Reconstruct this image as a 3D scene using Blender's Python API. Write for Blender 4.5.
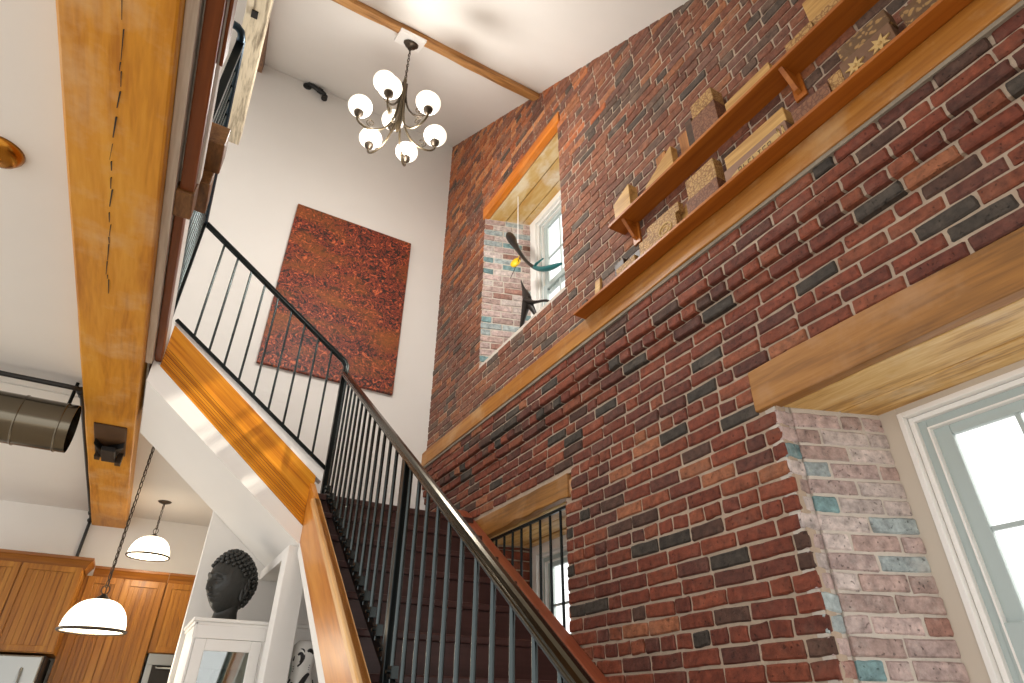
import bpy, bmesh, math, random
from mathutils import Vector, Matrix
random.seed(7)
SC = bpy.context.scene
for o in list(bpy.data.objects): bpy.data.objects.remove(o)
COL = SC.collection
PI = math.pi

# ------------------------------------------------------------------ camera
# world: x to the brick wall, y into the room, z up; eye at the origin, floor at z = FL
FL = -1.311
cam_d = bpy.data.cameras.new('camera'); cam = bpy.data.objects.new('camera', cam_d); COL.objects.link(cam)
cam_d.sensor_width = 36.0; cam_d.lens = 608.1/1024*36.0; cam_d.clip_start = 0.02; cam_d.clip_end = 200
ex = Vector((0.86873054, -0.49522934, 0.00742655))
ed = Vector((0.26620482, 0.45422657, -0.85018423))
ef = Vector((0.41766284, 0.74055798, 0.52643293))
R = Matrix((ex, -ed, -ef)).transposed()
cam.matrix_world = R.to_4x4()
SC.camera = cam

# ------------------------------------------------------------------ light
wd = bpy.data.worlds.new('overcast'); SC.world = wd; wd.use_nodes = True
nt = wd.node_tree; nt.nodes.clear()
wo = nt.nodes.new('ShaderNodeOutputWorld'); bg = nt.nodes.new('ShaderNodeBackground')
tc = nt.nodes.new('ShaderNodeTexCoord'); sx = nt.nodes.new('ShaderNodeSeparateXYZ'); rp = nt.nodes.new('ShaderNodeValToRGB')
rp.color_ramp.elements[0].position = 0.0; rp.color_ramp.elements[0].color = (.45, .43, .40, 1)
rp.color_ramp.elements[1].position = 1.0; rp.color_ramp.elements[1].color = (.96, .97, 1.0, 1)
e = rp.color_ramp.elements.new(.5); e.color = (1, .995, .98, 1)
mr = nt.nodes.new('ShaderNodeMapRange'); mr.inputs[1].default_value = -1; mr.inputs[2].default_value = 1
nt.links.new(tc.outputs['Generated'], sx.inputs[0]); nt.links.new(sx.outputs[2], mr.inputs[0])
nt.links.new(mr.outputs[0], rp.inputs[0]); nt.links.new(rp.outputs[0], bg.inputs[0])
bg.inputs[1].default_value = 1.15
nt.links.new(bg.outputs[0], wo.inputs[0])
sun_d = bpy.data.lights.new('sun', 'SUN'); sun_d.energy = 4.2; sun_d.angle = math.radians(1.2); sun_d.color = (1, .93, .80)
sun = bpy.data.objects.new('sun', sun_d); COL.objects.link(sun)
sun.rotation_euler = Vector((-2.2, .80, -1.92)).to_track_quat('-Z', 'Y').to_euler()
sun.location = (8, -2, 9)
SC.view_settings.view_transform = 'Standard'; SC.view_settings.look = 'None'
SC.view_settings.gamma = 1.0; SC.view_settings.use_curve_mapping = False
SC.view_settings.exposure = 0.75

# ------------------------------------------------------------------ helpers
def lin(c):
    return tuple(((v/255)/12.92 if v/255 <= .04045 else ((v/255+.055)/1.055)**2.4) for v in c)

class MB:
    def __init__(s): s.v = []; s.f = []; s.m = []; s.s = []; s.c = None
    def add(s, vs, fs, m=0, smooth=False, col=None):
        b = len(s.v); s.v += [tuple(p) for p in vs]
        for f in fs: s.f.append([b+i for i in f]); s.m.append(m); s.s.append(smooth)
        if col is not None:
            if s.c is None: s.c = []
            s.c += [(0.5, 0.5, 0.5)]*(b-len(s.c)) + [col]*len(vs)
    def box(s, x0, x1, y0, y1, z0, z1, m=0):
        vs = [(x, y, z) for z in (z0, z1) for y in (y0, y1) for x in (x0, x1)]
        s.add(vs, [(0, 2, 3, 1), (4, 5, 7, 6), (0, 1, 5, 4), (2, 6, 7, 3), (0, 4, 6, 2), (1, 3, 7, 5)], m)
    def obox(s, c, ax, ay, az, m=0):     # oriented box, half axes
        c = Vector(c); ax, ay, az = Vector(ax), Vector(ay), Vector(az)
        vs = [c+ax*i+ay*j+az*k for k in (-1, 1) for j in (-1, 1) for i in (-1, 1)]
        s.add(vs, [(0, 2, 3, 1), (4, 5, 7, 6), (0, 1, 5, 4), (2, 6, 7, 3), (0, 4, 6, 2), (1, 3, 7, 5)], m)
    def prism(s, poly, axis, a0, a1, m=0):   # poly in the two remaining axes (order xyz)
        def P(p, a):
            return {'x': (a, p[0], p[1]), 'y': (p[0], a, p[1]), 'z': (p[0], p[1], a)}[axis]
        n = len(poly)
        vs = [P(p, a0) for p in poly] + [P(p, a1) for p in poly]
        fs = [tuple(range(n)), tuple(range(2*n-1, n-1, -1))] + [(i, i+n, (i+1) % n+n, (i+1) % n) for i in range(n)]
        s.add(vs, fs, m)
    def tube(s, pts, r, n=10, m=0, smooth=True, flat=1.0):
        pts = [Vector(p) for p in pts]
        rs = r if isinstance(r, (list, tuple)) else [r]*len(pts)
        t0 = (pts[1]-pts[0]).normalized()
        up = Vector((0, 0, 1)) if abs(t0.z) < .9 else Vector((1, 0, 0))
        a = t0.cross(up).normalized(); vs = []; fs = []
        for i, p in enumerate(pts):
            t = (pts[min(i+1, len(pts)-1)]-pts[max(i-1, 0)]).normalized()
            a = (a-t*a.dot(t)).normalized(); b = t.cross(a)
            for k in range(n):
                an = 2*PI*k/n; vs.append(p+(a*math.cos(an)+b*math.sin(an)*flat)*rs[i])
        for i in range(len(pts)-1):
            for k in range(n):
                fs.append((i*n+k, i*n+(k+1) % n, (i+1)*n+(k+1) % n, (i+1)*n+k))
        s.add(vs, fs, m, smooth)
        L = len(pts)-1
        s.add([vs[k] for k in range(n)], [tuple(range(n-1, -1, -1))], m)
        s.add([vs[L*n+k] for k in range(n)], [tuple(range(n))], m)
    def lathe(s, prof, c, n=24, m=0, axis=(0, 0, 1), smooth=True):
        ax = Vector(axis).normalized(); u = ax.orthogonal().normalized(); w = ax.cross(u); c = Vector(c)
        vs = []; fs = []
        for r, h in prof:
            for k in range(n):
                an = 2*PI*k/n; vs.append(c+ax*h+(u*math.cos(an)+w*math.sin(an))*max(r, 1e-4))
        for i in range(len(prof)-1):
            for k in range(n):
                fs.append((i*n+k, i*n+(k+1) % n, (i+1)*n+(k+1) % n, (i+1)*n+k))
        s.add(vs, fs, m, smooth)
    def ball(s, c, r, n=12, m=0, sc=(1, 1, 1)):
        k = n//2+1; vs = []; fs = []
        for i in range(k+1):
            th = PI*i/k
            for j in range(n):
                ph = 2*PI*j/n
                vs.append((c[0]+r*sc[0]*math.sin(th)*math.cos(ph), c[1]+r*sc[1]*math.sin(th)*math.sin(ph), c[2]+r*sc[2]*math.cos(th)))
        for i in range(k):
            for j in range(n): fs.append((i*n+j, (i+1)*n+j, (i+1)*n+(j+1) % n, i*n+(j+1) % n))
        s.add(vs, fs, m, True)
    def sweep(s, prof, a, b, side, m=0, smooth=False):   # straight extrusion; prof in (side, normal)
        a, b = Vector(a), Vector(b); t = (b-a).normalized(); sd = Vector(side).normalized(); nn = sd.cross(t)
        if nn.z < 0: nn = -nn
        n = len(prof); vs = [a+sd*p[0]+nn*p[1] for p in prof]+[b+sd*p[0]+nn*p[1] for p in prof]
        s.add(vs, [(i, i+n, (i+1) % n+n, (i+1) % n) for i in range(n)], m, smooth)
        s.add(vs[:n], [tuple(range(n))], m); s.add(vs[n:], [tuple(range(n-1, -1, -1))], m)

def wloc(o):
    L = Vector((0, 0, 0))
    while o is not None: L += o.location; o = o.parent
    return L

def obj(name, mb, mats, parent=None, bevel=0, label=None, cat=None, group=None, kind=None, fix=True):
    if not isinstance(mats, (list, tuple)): mats = [mats]
    me = bpy.data.meshes.new(name)
    if parent is not None: org = wloc(parent)
    else:
        xs = [p[0] for p in mb.v]; ys = [p[1] for p in mb.v]; zs = [p[2] for p in mb.v]
        org = Vector(((min(xs)+max(xs))/2, (min(ys)+max(ys))/2, min(zs)))
    me.from_pydata([(p[0]-org.x, p[1]-org.y, p[2]-org.z) for p in mb.v], [], mb.f)
    for mt in mats: me.materials.append(mt)
    for i, p in enumerate(me.polygons): p.material_index = mb.m[i]; p.use_smooth = mb.s[i]
    if mb.c is not None:
        at = me.color_attributes.new('tint', 'FLOAT_COLOR', 'POINT')
        for i, c in enumerate(mb.c): at.data[i].color = (c[0], c[1], c[2], 1)
    if fix:
        bm = bmesh.new(); bm.from_mesh(me); bmesh.ops.recalc_face_normals(bm, faces=bm.faces); bm.to_mesh(me); bm.free()
    me.validate(); me.update()
    o = bpy.data.objects.new(name, me); COL.objects.link(o)
    if parent is not None: o.parent = parent
    else: o.location = org
    if bevel:
        md = o.modifiers.new('bevel', 'BEVEL'); md.width = bevel; md.segments = 2; md.limit_method = 'ANGLE'; md.angle_limit = math.radians(40)
    tag(o, label, cat, group, kind); return o

def tag(o, label=None, cat=None, group=None, kind=None):
    if label: o['label'] = label
    if cat: o['category'] = cat
    if group: o['group'] = group
    if kind: o['kind'] = kind
    return o

def thing(name, loc, label=None, cat=None, group=None, kind=None):
    o = bpy.data.objects.new(name, None); COL.objects.link(o); o.location = loc; o.empty_display_size = .1
    return tag(o, label, cat, group, kind)

def dup(o, d):          # copy of a part, shifted
    c = o.copy(); COL.objects.link(c); c.location = o.location+Vector(d); return c

def copy_tree(o, loc=None, parent=None):
    c = o.copy(); COL.objects.link(c)
    if parent is not None: c.parent = parent
    if loc is not None: c.location = loc
    for ch in [k for k in bpy.data.objects if k.parent == o]: copy_tree(ch, None, c)
    return c

# ------------------------------------------------------------------ materials
def new_mat(name):
    m = bpy.data.materials.new(name); m.use_nodes = True
    n = m.node_tree.nodes; l = m.node_tree.links
    return m, n, l, n['Principled BSDF']

def plain(name, rgb, rough=.5, metal=0.0, bump=0, bscale=60, var=0.0, vscale=4, spec=.5, coat=0):
    m, n, l, b = new_mat(name); c = lin(rgb)
    b.inputs['Base Color'].default_value = (*c, 1); b.inputs['Roughness'].default_value = rough
    b.inputs['Metallic'].default_value = metal; b.inputs['Specular IOR Level'].default_value = spec
    b.inputs['Coat Weight'].default_value = coat
    t = n.new('ShaderNodeTexCoord')
    if var:
        z = n.new('ShaderNodeTexNoise'); z.inputs['Scale'].default_value = vscale; z.inputs['Detail'].default_value = 5
        l.new(t.outputs['Object'], z.inputs['Vector'])
        mx = n.new('ShaderNodeMix'); mx.data_type = 'RGBA'
        mx.inputs['A'].default_value = (*[min(1, v*(1+var)) for v in c], 1); mx.inputs['B'].default_value = (*[v*(1-var) for v in c], 1)
        l.new(z.outputs[0], mx.inputs['Factor']); l.new(mx.outputs['Result'], b.inputs['Base Color'])
    if bump:
        z = n.new('ShaderNodeTexNoise'); z.inputs['Scale'].default_value = bscale; z.inputs['Detail'].default_value = 4
        l.new(t.outputs['Object'], z.inputs['Vector'])
        bp = n.new('ShaderNodeBump'); bp.inputs['Strength'].default_value = bump; bp.inputs['Distance'].default_value = .01
        l.new(z.outputs[0], bp.inputs['Height']); l.new(bp.outputs[0], b.inputs['Normal'])
    return m

def emit(name, rgb, strength):
    m, n, l, b = new_mat(name)
    b.inputs['Base Color'].default_value = (.9, .88, .84, 1); b.inputs['Roughness'].default_value = .3
    b.inputs['Emission Color'].default_value = (*lin(rgb), 1); b.inputs['Emission Strength'].default_value = strength
    return m

def wood(name, axis, light, mid, dark, gs=9, rough=.45, dust=None, dust_amt=.0, knots=0, crack=False, bump=.15, stretch=18, dirn=None, gloss=.4):
    """grain runs along axis; three tones; optional pale dust blotches, knots and a long drying crack"""
    m, n, l, b = new_mat(name)
    t = n.new('ShaderNodeTexCoord'); mp = n.new('ShaderNodeMapping')
    l.new(t.outputs['Object'], mp.inputs['Vector'])
    src = mp.outputs[0]
    if dirn is not None:      # rotate so that direction dirn becomes x
        q = Vector((1, 0, 0)).rotation_difference(Vector(dirn).normalized()).inverted().to_euler()
        mp.inputs['Rotation'].default_value = q; axis = 'x'
    m2 = n.new('ShaderNodeMapping'); l.new(src, m2.inputs['Vector'])
    sc = [1.0, 1.0, 1.0]; sc['xyz'.index(axis)] = 1.0/stretch
    m2.inputs['Scale'].default_value = sc
    n1 = n.new('ShaderNodeTexNoise'); n1.inputs['Scale'].default_value = gs; n1.inputs['Detail'].default_value = 6; n1.inputs['Distortion'].default_value = 1.2
    l.new(m2.outputs[0], n1.inputs['Vector'])
    n2 = n.new('ShaderNodeTexNoise'); n2.inputs['Scale'].default_value = gs*9; n2.inputs['Detail'].default_value = 3
    l.new(m2.outputs[0], n2.inputs['Vector'])
    ma = n.new('ShaderNodeMath'); ma.operation = 'MULTIPLY_ADD'; ma.inputs[1].default_value = .35
    l.new(n2.outputs[0], ma.inputs[0]); l.new(n1.outputs[0], ma.inputs[2])
    r = n.new('ShaderNodeValToRGB'); el = r.color_ramp.elements
    el[0].position = .46; el[0].color = (*lin(dark), 1); el[1].position = .86; el[1].color = (*lin(light), 1)
    k = el.new(.66); k.color = (*lin(mid), 1)
    l.new(ma.outputs[0], r.inputs[0]); out = r.outputs[0]
    if knots:
        v = n.new('ShaderNodeTexVoronoi'); v.inputs['Scale'].default_value = knots
        m3 = n.new('ShaderNodeMapping'); s3 = [1.0]*3; s3['xyz'.index(axis)] = .5; m3.inputs['Scale'].default_value = s3
        l.new(src, m3.inputs['Vector']); l.new(m3.outputs[0], v.inputs['Vector'])
        rr = n.new('ShaderNodeValToRGB'); rr.color_ramp.elements[0].position = .03; rr.color_ramp.elements[0].color = (1, 1, 1, 1)
        rr.color_ramp.elements[1].position = .11; rr.color_ramp.elements[1].color = (0, 0, 0, 1)
        l.new(v.outputs['Distance'], rr.inputs[0])
        mk = n.new('ShaderNodeMix'); mk.data_type = 'RGBA'; l.new(rr.outputs[0], mk.inputs['Factor']); l.new(out, mk.inputs['A'])
        mk.inputs['B'].default_value = (*[c*.45 for c in lin(dark)], 1); out = mk.outputs['Result']
    if dust is not None:
        z = n.new('ShaderNodeTexNoise'); z.inputs['Scale'].default_value = 2.6; z.inputs['Detail'].default_value = 8; z.inputs['Roughness'].default_value = .62
        l.new(src, z.inputs['Vector'])
        rr = n.new('ShaderNodeValToRGB'); rr.color_ramp.elements[0].position = .50; rr.color_ramp.elements[1].position = .72
        rr.color_ramp.elements[1].color = (dust_amt,)*3+(1,)
        l.new(z.outputs[0], rr.inputs[0])
        mk = n.new('ShaderNodeMix'); mk.data_type = 'RGBA'; l.new(rr.outputs[0], mk.inputs['Factor']); l.new(out, mk.inputs['A'])
        mk.inputs['B'].default_value = (*lin(dust), 1); out = mk.outputs['Result']
    l.new(out, b.inputs['Base Color'])
    b.inputs['Roughness'].default_value = rough; b.inputs['Specular IOR Level'].default_value = gloss
    bp = n.new('ShaderNodeBump'); bp.inputs['Strength'].default_value = bump; bp.inputs['Distance'].default_value = .006
    l.new(ma.outputs[0], bp.inputs['Height']); l.new(bp.outputs[0], b.inputs['Normal'])
    return m

def brick_mat(name, smear, smear_amt, pit=.5, rough=.72):
    m, n, l, b = new_mat(name)
    a = n.new('ShaderNodeAttribute'); a.attribute_name = 'tint'
    t = n.new('ShaderNodeTexCoord')
    z = n.new('ShaderNodeTexNoise'); z.inputs['Scale'].default_value = 26; z.inputs['Detail'].default_value = 7; z.inputs['Roughness'].default_value = .65
    l.new(t.outputs['Object'], z.inputs['Vector'])
    rr = n.new('ShaderNodeMapRange'); rr.inputs[1].default_value = .3; rr.inputs[2].default_value = .7; rr.inputs[3].default_value = .55; rr.inputs[4].default_value = 1.42
    l.new(z.outputs[0], rr.inputs[0])
    mx = n.new('ShaderNodeMix'); mx.data_type = 'RGBA'; mx.blend_type = 'MULTIPLY'; mx.inputs['Factor'].default_value = 1
    l.new(a.outputs['Color'], mx.inputs['A']); l.new(rr.outputs[0], mx.inputs['B'])
    z2 = n.new('ShaderNodeTexNoise'); z2.inputs['Scale'].default_value = 5.5; z2.inputs['Detail'].default_value = 9; z2.inputs['Roughness'].default_value = .75
    l.new(t.outputs['Object'], z2.inputs['Vector'])
    r2 = n.new('ShaderNodeValToRGB'); r2.color_ramp.elements[0].position = .52; r2.color_ramp.elements[1].position = .75; r2.color_ramp.elements[1].color = (smear_amt,)*3+(1,)
    l.new(z2.outputs[0], r2.inputs[0])
    m2 = n.new('ShaderNodeMix'); m2.data_type = 'RGBA'; l.new(r2.outputs[0], m2.inputs['Factor']); l.new(mx.outputs['Result'], m2.inputs['A']); m2.inputs['B'].default_value = (*lin(smear), 1)
    # dark pits
    z3 = n.new('ShaderNodeTexNoise'); z3.inputs['Scale'].default_value = 75; z3.inputs['Detail'].default_value = 2
    l.new(t.outputs['Object'], z3.inputs['Vector'])
    r3 = n.new('ShaderNodeValToRGB'); r3.color_ramp.elements[0].position = .28; r3.color_ramp.elements[0].color = (1-pit, 1-pit, 1-pit, 1); r3.color_ramp.elements[1].position = .36
    l.new(z3.outputs[0], r3.inputs[0])
    m3 = n.new('ShaderNodeMix'); m3.data_type = 'RGBA'; m3.blend_type = 'MULTIPLY'; m3.inputs['Factor'].default_value = 1
    l.new(m2.outputs['Result'], m3.inputs['A']); l.new(r3.outputs[0], m3.inputs['B'])
    l.new(m3.outputs['Result'], b.inputs['Base Color'])
    b.inputs['Roughness'].default_value = rough; b.inputs['Specular IOR Level'].default_value = .35
    ad = n.new('ShaderNodeMath'); ad.operation = 'ADD'; l.new(z.outputs[0], ad.inputs[0]); l.new(r3.outputs[0], ad.inputs[1])
    bp = n.new('ShaderNodeBump'); bp.inputs['Strength'].default_value = .8; bp.inputs['Distance'].default_value = .009
    l.new(ad.outputs[0], bp.inputs['Height']); l.new(bp.outputs[0], b.inputs['Normal'])
    return m

def glass(name, tint=(1, 1, 1), refl=.5, base=.03):
    m = bpy.data.materials.new(name); m.use_nodes = True; n = m.node_tree.nodes; l = m.node_tree.links; n.clear()
    o = n.new('ShaderNodeOutputMaterial'); tr = n.new('ShaderNodeBsdfTransparent'); gl = n.new('ShaderNodeBsdfGlossy'); mx = n.new('ShaderNodeMixShader')
    lw = n.new('ShaderNodeLayerWeight'); lw.inputs[0].default_value = .5
    pw = n.new('ShaderNodeMath'); pw.operation = 'POWER'; pw.inputs[1].default_value = 4.0
    fr = n.new('ShaderNodeMath'); fr.operation = 'MULTIPLY_ADD'; fr.inputs[1].default_value = refl; fr.inputs[2].default_value = base
    l.new(lw.outputs['Facing'], pw.inputs[0]); l.new(pw.outputs[0], fr.inputs[0])
    tr.inputs[0].default_value = (*tint, 1); gl.inputs[1].default_value = .02
    l.new(fr.outputs[0], mx.inputs[0]); l.new(tr.outputs[0], mx.inputs[1]); l.new(gl.outputs[0], mx.inputs[2]); l.new(mx.outputs[0], o.inputs[0])
    return m

M = {}
M['white_wall'] = plain('white_wall_paint', (230, 226, 220), .8, bump=.04, bscale=180, var=.02)
M['ceiling'] = plain('ceiling_paint', (230, 226, 220), .85, bump=.04, bscale=150, var=.02)
M['white_trim'] = plain('white_trim_paint', (236, 233, 228), .45, bump=.02, bscale=90)
M['taupe'] = plain('taupe_trim_paint', (196, 184, 168), .5)
M['sash'] = plain('grey_sash_paint', (172, 184, 182), .4)
M['mortar'] = plain('lime_mortar', (178, 158, 138), .95, bump=.5, bscale=90, var=.16, vscale=30)
M['grey_mortar'] = plain('grey_mortar', (140, 128, 112), .95, bump=.6, bscale=60, var=.2, vscale=20)
M['mortar_pale'] = plain('pale_lime_mortar', (198, 188, 176), .95, bump=.5, bscale=90, var=.08, vscale=30)
M['brick'] = brick_mat('red_brick', (168, 146, 128), .16)
M['brick_up'] = brick_mat('weathered_red_brick', (176, 152, 132), .34)
M['brick_pale'] = brick_mat('daylight_paled_brick', (226, 216, 208), .5, pit=.55, rough=.6)  # whitening by window daylight is part of this brick colour
M['beam'] = wood('golden_timber', 'y', (222, 158, 54), (210, 142, 36), (180, 112, 20), gs=7, dust=(218, 178, 130), dust_amt=.7, knots=1.1, bump=.25, stretch=12)
M['lintel'] = wood('ochre_lintel_timber', 'y', (174, 124, 64), (154, 104, 46), (110, 72, 30), gs=8, dust=(176, 140, 108), dust_amt=.5, knots=1.5, bump=.25)
M['lintel_or'] = wood('orange_lintel_timber', 'y', (220, 138, 40), (204, 116, 24), (166, 84, 14), gs=8, dust=(226, 190, 140), dust_amt=.3)
M['plank'] = wood('pale_soffit_planks', 'y', (232, 198, 138), (212, 168, 100), (150, 104, 52), gs=11, dust=(228, 212, 184), dust_amt=.6, knots=2.0, bump=.5, stretch=9)
M['plank_pale'] = wood('whitish_soffit_planks', 'y', (226, 206, 166), (204, 168, 104), (188, 130, 44), gs=3, dust=(232, 226, 214), dust_amt=.85, knots=2.2, bump=.2, stretch=4)
M['band'] = wood('ochre_band_timber', 'y', (180, 124, 54), (160, 102, 36), (128, 76, 22), gs=7, dust=(204, 176, 134), dust_amt=.5, knots=1.0)
M['shelf'] = wood('orange_stained_shelf', 'y', (180, 108, 38), (160, 88, 24), (128, 64, 13), gs=6, rough=.4, bump=.05)
M['cap'] = wood('pale_fir_cap', 'y', (226, 184, 130), (212, 164, 106), (186, 132, 76), gs=8, dirn=(0, 1, .74))
M['string1'] = wood('orange_fir_stringer', 'y', (212, 142, 58), (192, 118, 38), (148, 80, 20), gs=5, rough=.32, bump=.06, dirn=(0, 1, .74), stretch=9)
M['string2'] = wood('orange_fir_fascia', 'x', (220, 150, 40), (202, 126, 22), (160, 86, 10), gs=16, rough=.32, bump=.06, dirn=(-1, 0, .78), stretch=40)
M['tread'] = wood('dark_red_tread', 'x', (74, 46, 42), (60, 36, 32), (44, 26, 23), gs=6, rough=.38, bump=.05)
M['skirt'] = wood('red_brown_skirt', 'y', (150, 82, 54), (128, 62, 40), (96, 44, 28), gs=6, rough=.35, dirn=(0, 1, .72))
M['redtrim'] = wood('dark_red_trim', 'y', (142, 78, 28), (118, 58, 14), (90, 40, 8), gs=5, rough=.4, bump=.08)
M['greywood'] = wood('grey_dusted_timber', 'y', (226, 218, 208), (206, 194, 180), (170, 152, 134), gs=8, bump=.3)
M['oldwhite'] = wood('worn_white_timber', 'y', (228, 216, 192), (214, 200, 172), (78, 58, 42), gs=10, bump=.8, stretch=8, knots=4)
M['brownbeam'] = wood('brown_rafter', 'y', (150, 108, 72), (122, 84, 54), (86, 56, 34), gs=8)
M['ceilbeam'] = wood('rough_ceiling_timber', 'x', (214, 166, 104), (188, 134, 74), (112, 74, 38), gs=7, bump=.5, stretch=8)
M['corbel'] = wood('old_brown_timber', 'y', (150, 106, 62), (122, 82, 44), (80, 50, 26), gs=12, bump=.4, stretch=4)
M['cab'] = wood('honey_oak', 'z', (170, 114, 38), (150, 94, 22), (116, 68, 12), gs=9, rough=.4, bump=.06)
M['cab_dk'] = wood('honey_oak_shaded_groove', 'z', (120, 66, 14), (104, 54, 10), (80, 40, 8), gs=9, rough=.5)
M['crown'] = wood('honey_oak_crown', 'x', (150, 94, 26), (130, 76, 18), (98, 54, 10), gs=9, rough=.4, bump=.06)
M['iron'] = plain('black_iron', (34, 38, 38), .32, .85)
M['iron_bar'] = plain('blued_steel_bar', (66, 72, 72), .24, .95)
M['bronze_rail'] = plain('dark_bronze_rail', (70, 64, 52), .2, 1.0)
M['bronze'] = plain('aged_bronze', (72, 62, 52), .4, .8)
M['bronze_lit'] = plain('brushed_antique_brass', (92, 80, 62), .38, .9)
M['brass'] = plain('old_brass', (168, 112, 40), .25, .95)
M['steel'] = plain('stainless_steel', (150, 150, 146), .3, .95)
M['duct'] = plain('galvanised_duct', (112, 104, 90), .2, .95, var=.1, vscale=3)
M['black'] = plain('matte_black', (26, 24, 22), .5)
M['globe'] = emit('lit_opal_globe', (255, 240, 216), .62)
M['shade'] = emit('lit_opal_shade', (255, 236, 204), 2.2)
M['glass'] = glass('window_glass')
M['cabglass'] = glass('cabinet_glass', (.92, .97, .95), .7, .22)
M['buddha'] = plain('dark_stone', (44, 44, 41), .46, bump=.25, bscale=60, var=.25, vscale=14)
M['blue_black'] = plain('blue_black_steel', (44, 62, 74), .3, .8)
M['teal'] = plain('teal_metal', (40, 116, 118), .3, .5)
M['darkmetal'] = plain('dark_patina_metal', (44, 38, 34), .4, .5)
M['yellow'] = plain('yellow_enamel', (240, 196, 24), .4)
M['cord'] = plain('white_cord', (240, 240, 238), .8)
M['porcelain'] = plain('white_porcelain', (236, 234, 228), .25)
M['ink'] = plain('black_glaze', (36, 34, 36), .3)
M['floor'] = wood('oak_floor', 'y', (194, 182, 164), (178, 164, 144), (150, 134, 112), gs=6)
M['greygreen'] = plain('grey_green_interior', (206, 214, 206), .7)

# ------------------------------------------------------------------ bricks
def jit(a): return random.uniform(-a, a)
LOWER = [(112, 56, 39)]*5+[(120, 62, 42)]*5+[(100, 51, 38)]*4+[(126, 70, 48)]*3+[(90, 52, 42)]*3+[(62, 55, 48)]*2+[(78, 54, 44)]*2+[(142, 88, 60)]
UPPER = [(118, 72, 54)]*5+[(128, 80, 58)]*4+[(106, 68, 54)]*4+[(94, 72, 60)]*3+[(82, 69, 60)]*2+[(144, 92, 62)]*2+[(110, 76, 64)]*2
LAMP_ORANGE = [(172, 102, 60), (158, 90, 54), (186, 124, 80), (140, 92, 70), (150, 82, 48)]  # warm lamp glow on the high bricks, put into their colour
PALE = [(176, 154, 148)]*5+[(164, 140, 132)]*4+[(186, 172, 166)]*4+[(156, 166, 166)]*2+[(112, 140, 142)]*2+[(150, 112, 100)]  # reveal bricks: daylight and sky sheen from the windows mixed into the tints
def brick_panel(mb, P, u0, u1, rows, pal, joint=.012, depth=.016, L=.203, hole=None, proud=None, rr=.2, bm=0, relief=1.0, pal2=None, pal2f=None):
    """P(u, v, d) -> point. rows: list of (v0, v1, headers). hole(u, v): list of forbidden u-intervals for a row."""
    for ri, (v0, v1, hd) in enumerate(rows):
        pr = proud(v0, v1) if proud else 0
        spans = [(u0, u1)]
        if hole:
            for a, b in hole(v0, v1):
                ns = []
                for s0, s1 in spans:
                    if b <= s0 or a >= s1: ns.append((s0, s1)); continue
                    if a > s0: ns.append((s0, a))
                    if b < s1: ns.append((b, s1))
                spans = ns
        for s0, s1 in spans:
            u = s0; first = True
            off = L*.5 if ri % 2 else 0
            while u < s1-.012:
                ln = (L*.49 if (hd or random.random() < .13) else L*random.uniform(.93, 1.05))
                if first: ln = (L*random.uniform(.3, 1.0) if s1-s0 > 1.5 else (L*.5 if ri % 2 else L)*random.uniform(.9, 1.05)); first = False
                e = u+ln
                if s1-e < .05: e = s1
                last = e >= s1-.001
                a, b = u+(0 if abs(u-s0) < 1e-6 else joint/2), min(e, s1)-(0 if last else joint/2)
                c, d = v0+joint/2, v1-joint/2
                if b-a > .01:
                    c0 = lin(random.choice(pal2 if (pal2 and random.random() < pal2f(u, v0)) else pal)); k = random.uniform(.88, 1.18); col = tuple(x*k for x in c0)
                    t = pr+jit(.004)*relief; j = .0022; ch = .006*relief; rc = random.uniform(.002, .006)
                    w_, h_ = b-a, d-c; ry = rc; tl = jit(.0025)
                    q = [(a+rc, c), ((2*a+b)/3, c), ((a+2*b)/3, c), (b-rc, c), (b, c+ry), (b, (c+d)/2), (b, d-ry),
                         (b-rc, d), ((a+2*b)/3, d), ((2*a+b)/3, d), (a+rc, d), (a, d-ry), (a, (c+d)/2), (a, c+ry)]
                    q = [(x+jit(j), y+jit(j)+tl*(x-(a+b)/2)/w_*2) for x, y in q]; n_ = len(q)
                    mx_, my_ = (a+b)/2, (c+d)/2
                    sx_, sy_ = 1-2*ch/w_, 1-2*ch/h_
                    vs = [P(x, y, min(pr-depth, -.010)) for x, y in q]+[P(x, y, t-ch+jit(.0008)) for x, y in q]
                    vs += [P(mx_+(x-mx_)*sx_, my_+(y-my_)*sy_, t+jit(.0012)) for x, y in q]
                    fs = []
                    for i in range(n_):
                        i2 = (i+1) % n_
                        fs += [(i, i2, n_+i2, n_+i), (n_+i, n_+i2, 2*n_+i2, 2*n_+i)]
                    fs.append(tuple(range(2*n_, 3*n_)))
                    mb.add(vs, fs, bm, False, col)
                u = e

XL, XU = 2.045, 2.0        # lower and upper faces of the brick wall
YF = 5.2                   # far wall
Y0 = -.9
ZB = 1.99                  # underside of the timber band
CH = .0697                 # course height
def roof(y): return 6.443+.6632*(y-5.21)
SIN = dict(big=(-.41, 1.43, FL+.75, 1.10), small=(2.97, 4.20, FL+1.0, 1.11), nich=(2.80, 4.13, 2.585, 4.30))
LINT = [(-.52, 1.52, 1.10, 1.292), (2.90, 4.36, 1.11, 1.268), (2.76, 4.17, 4.30, 4.43)]
BAND = (Y0, YF, ZB, ZB+.15)

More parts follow.
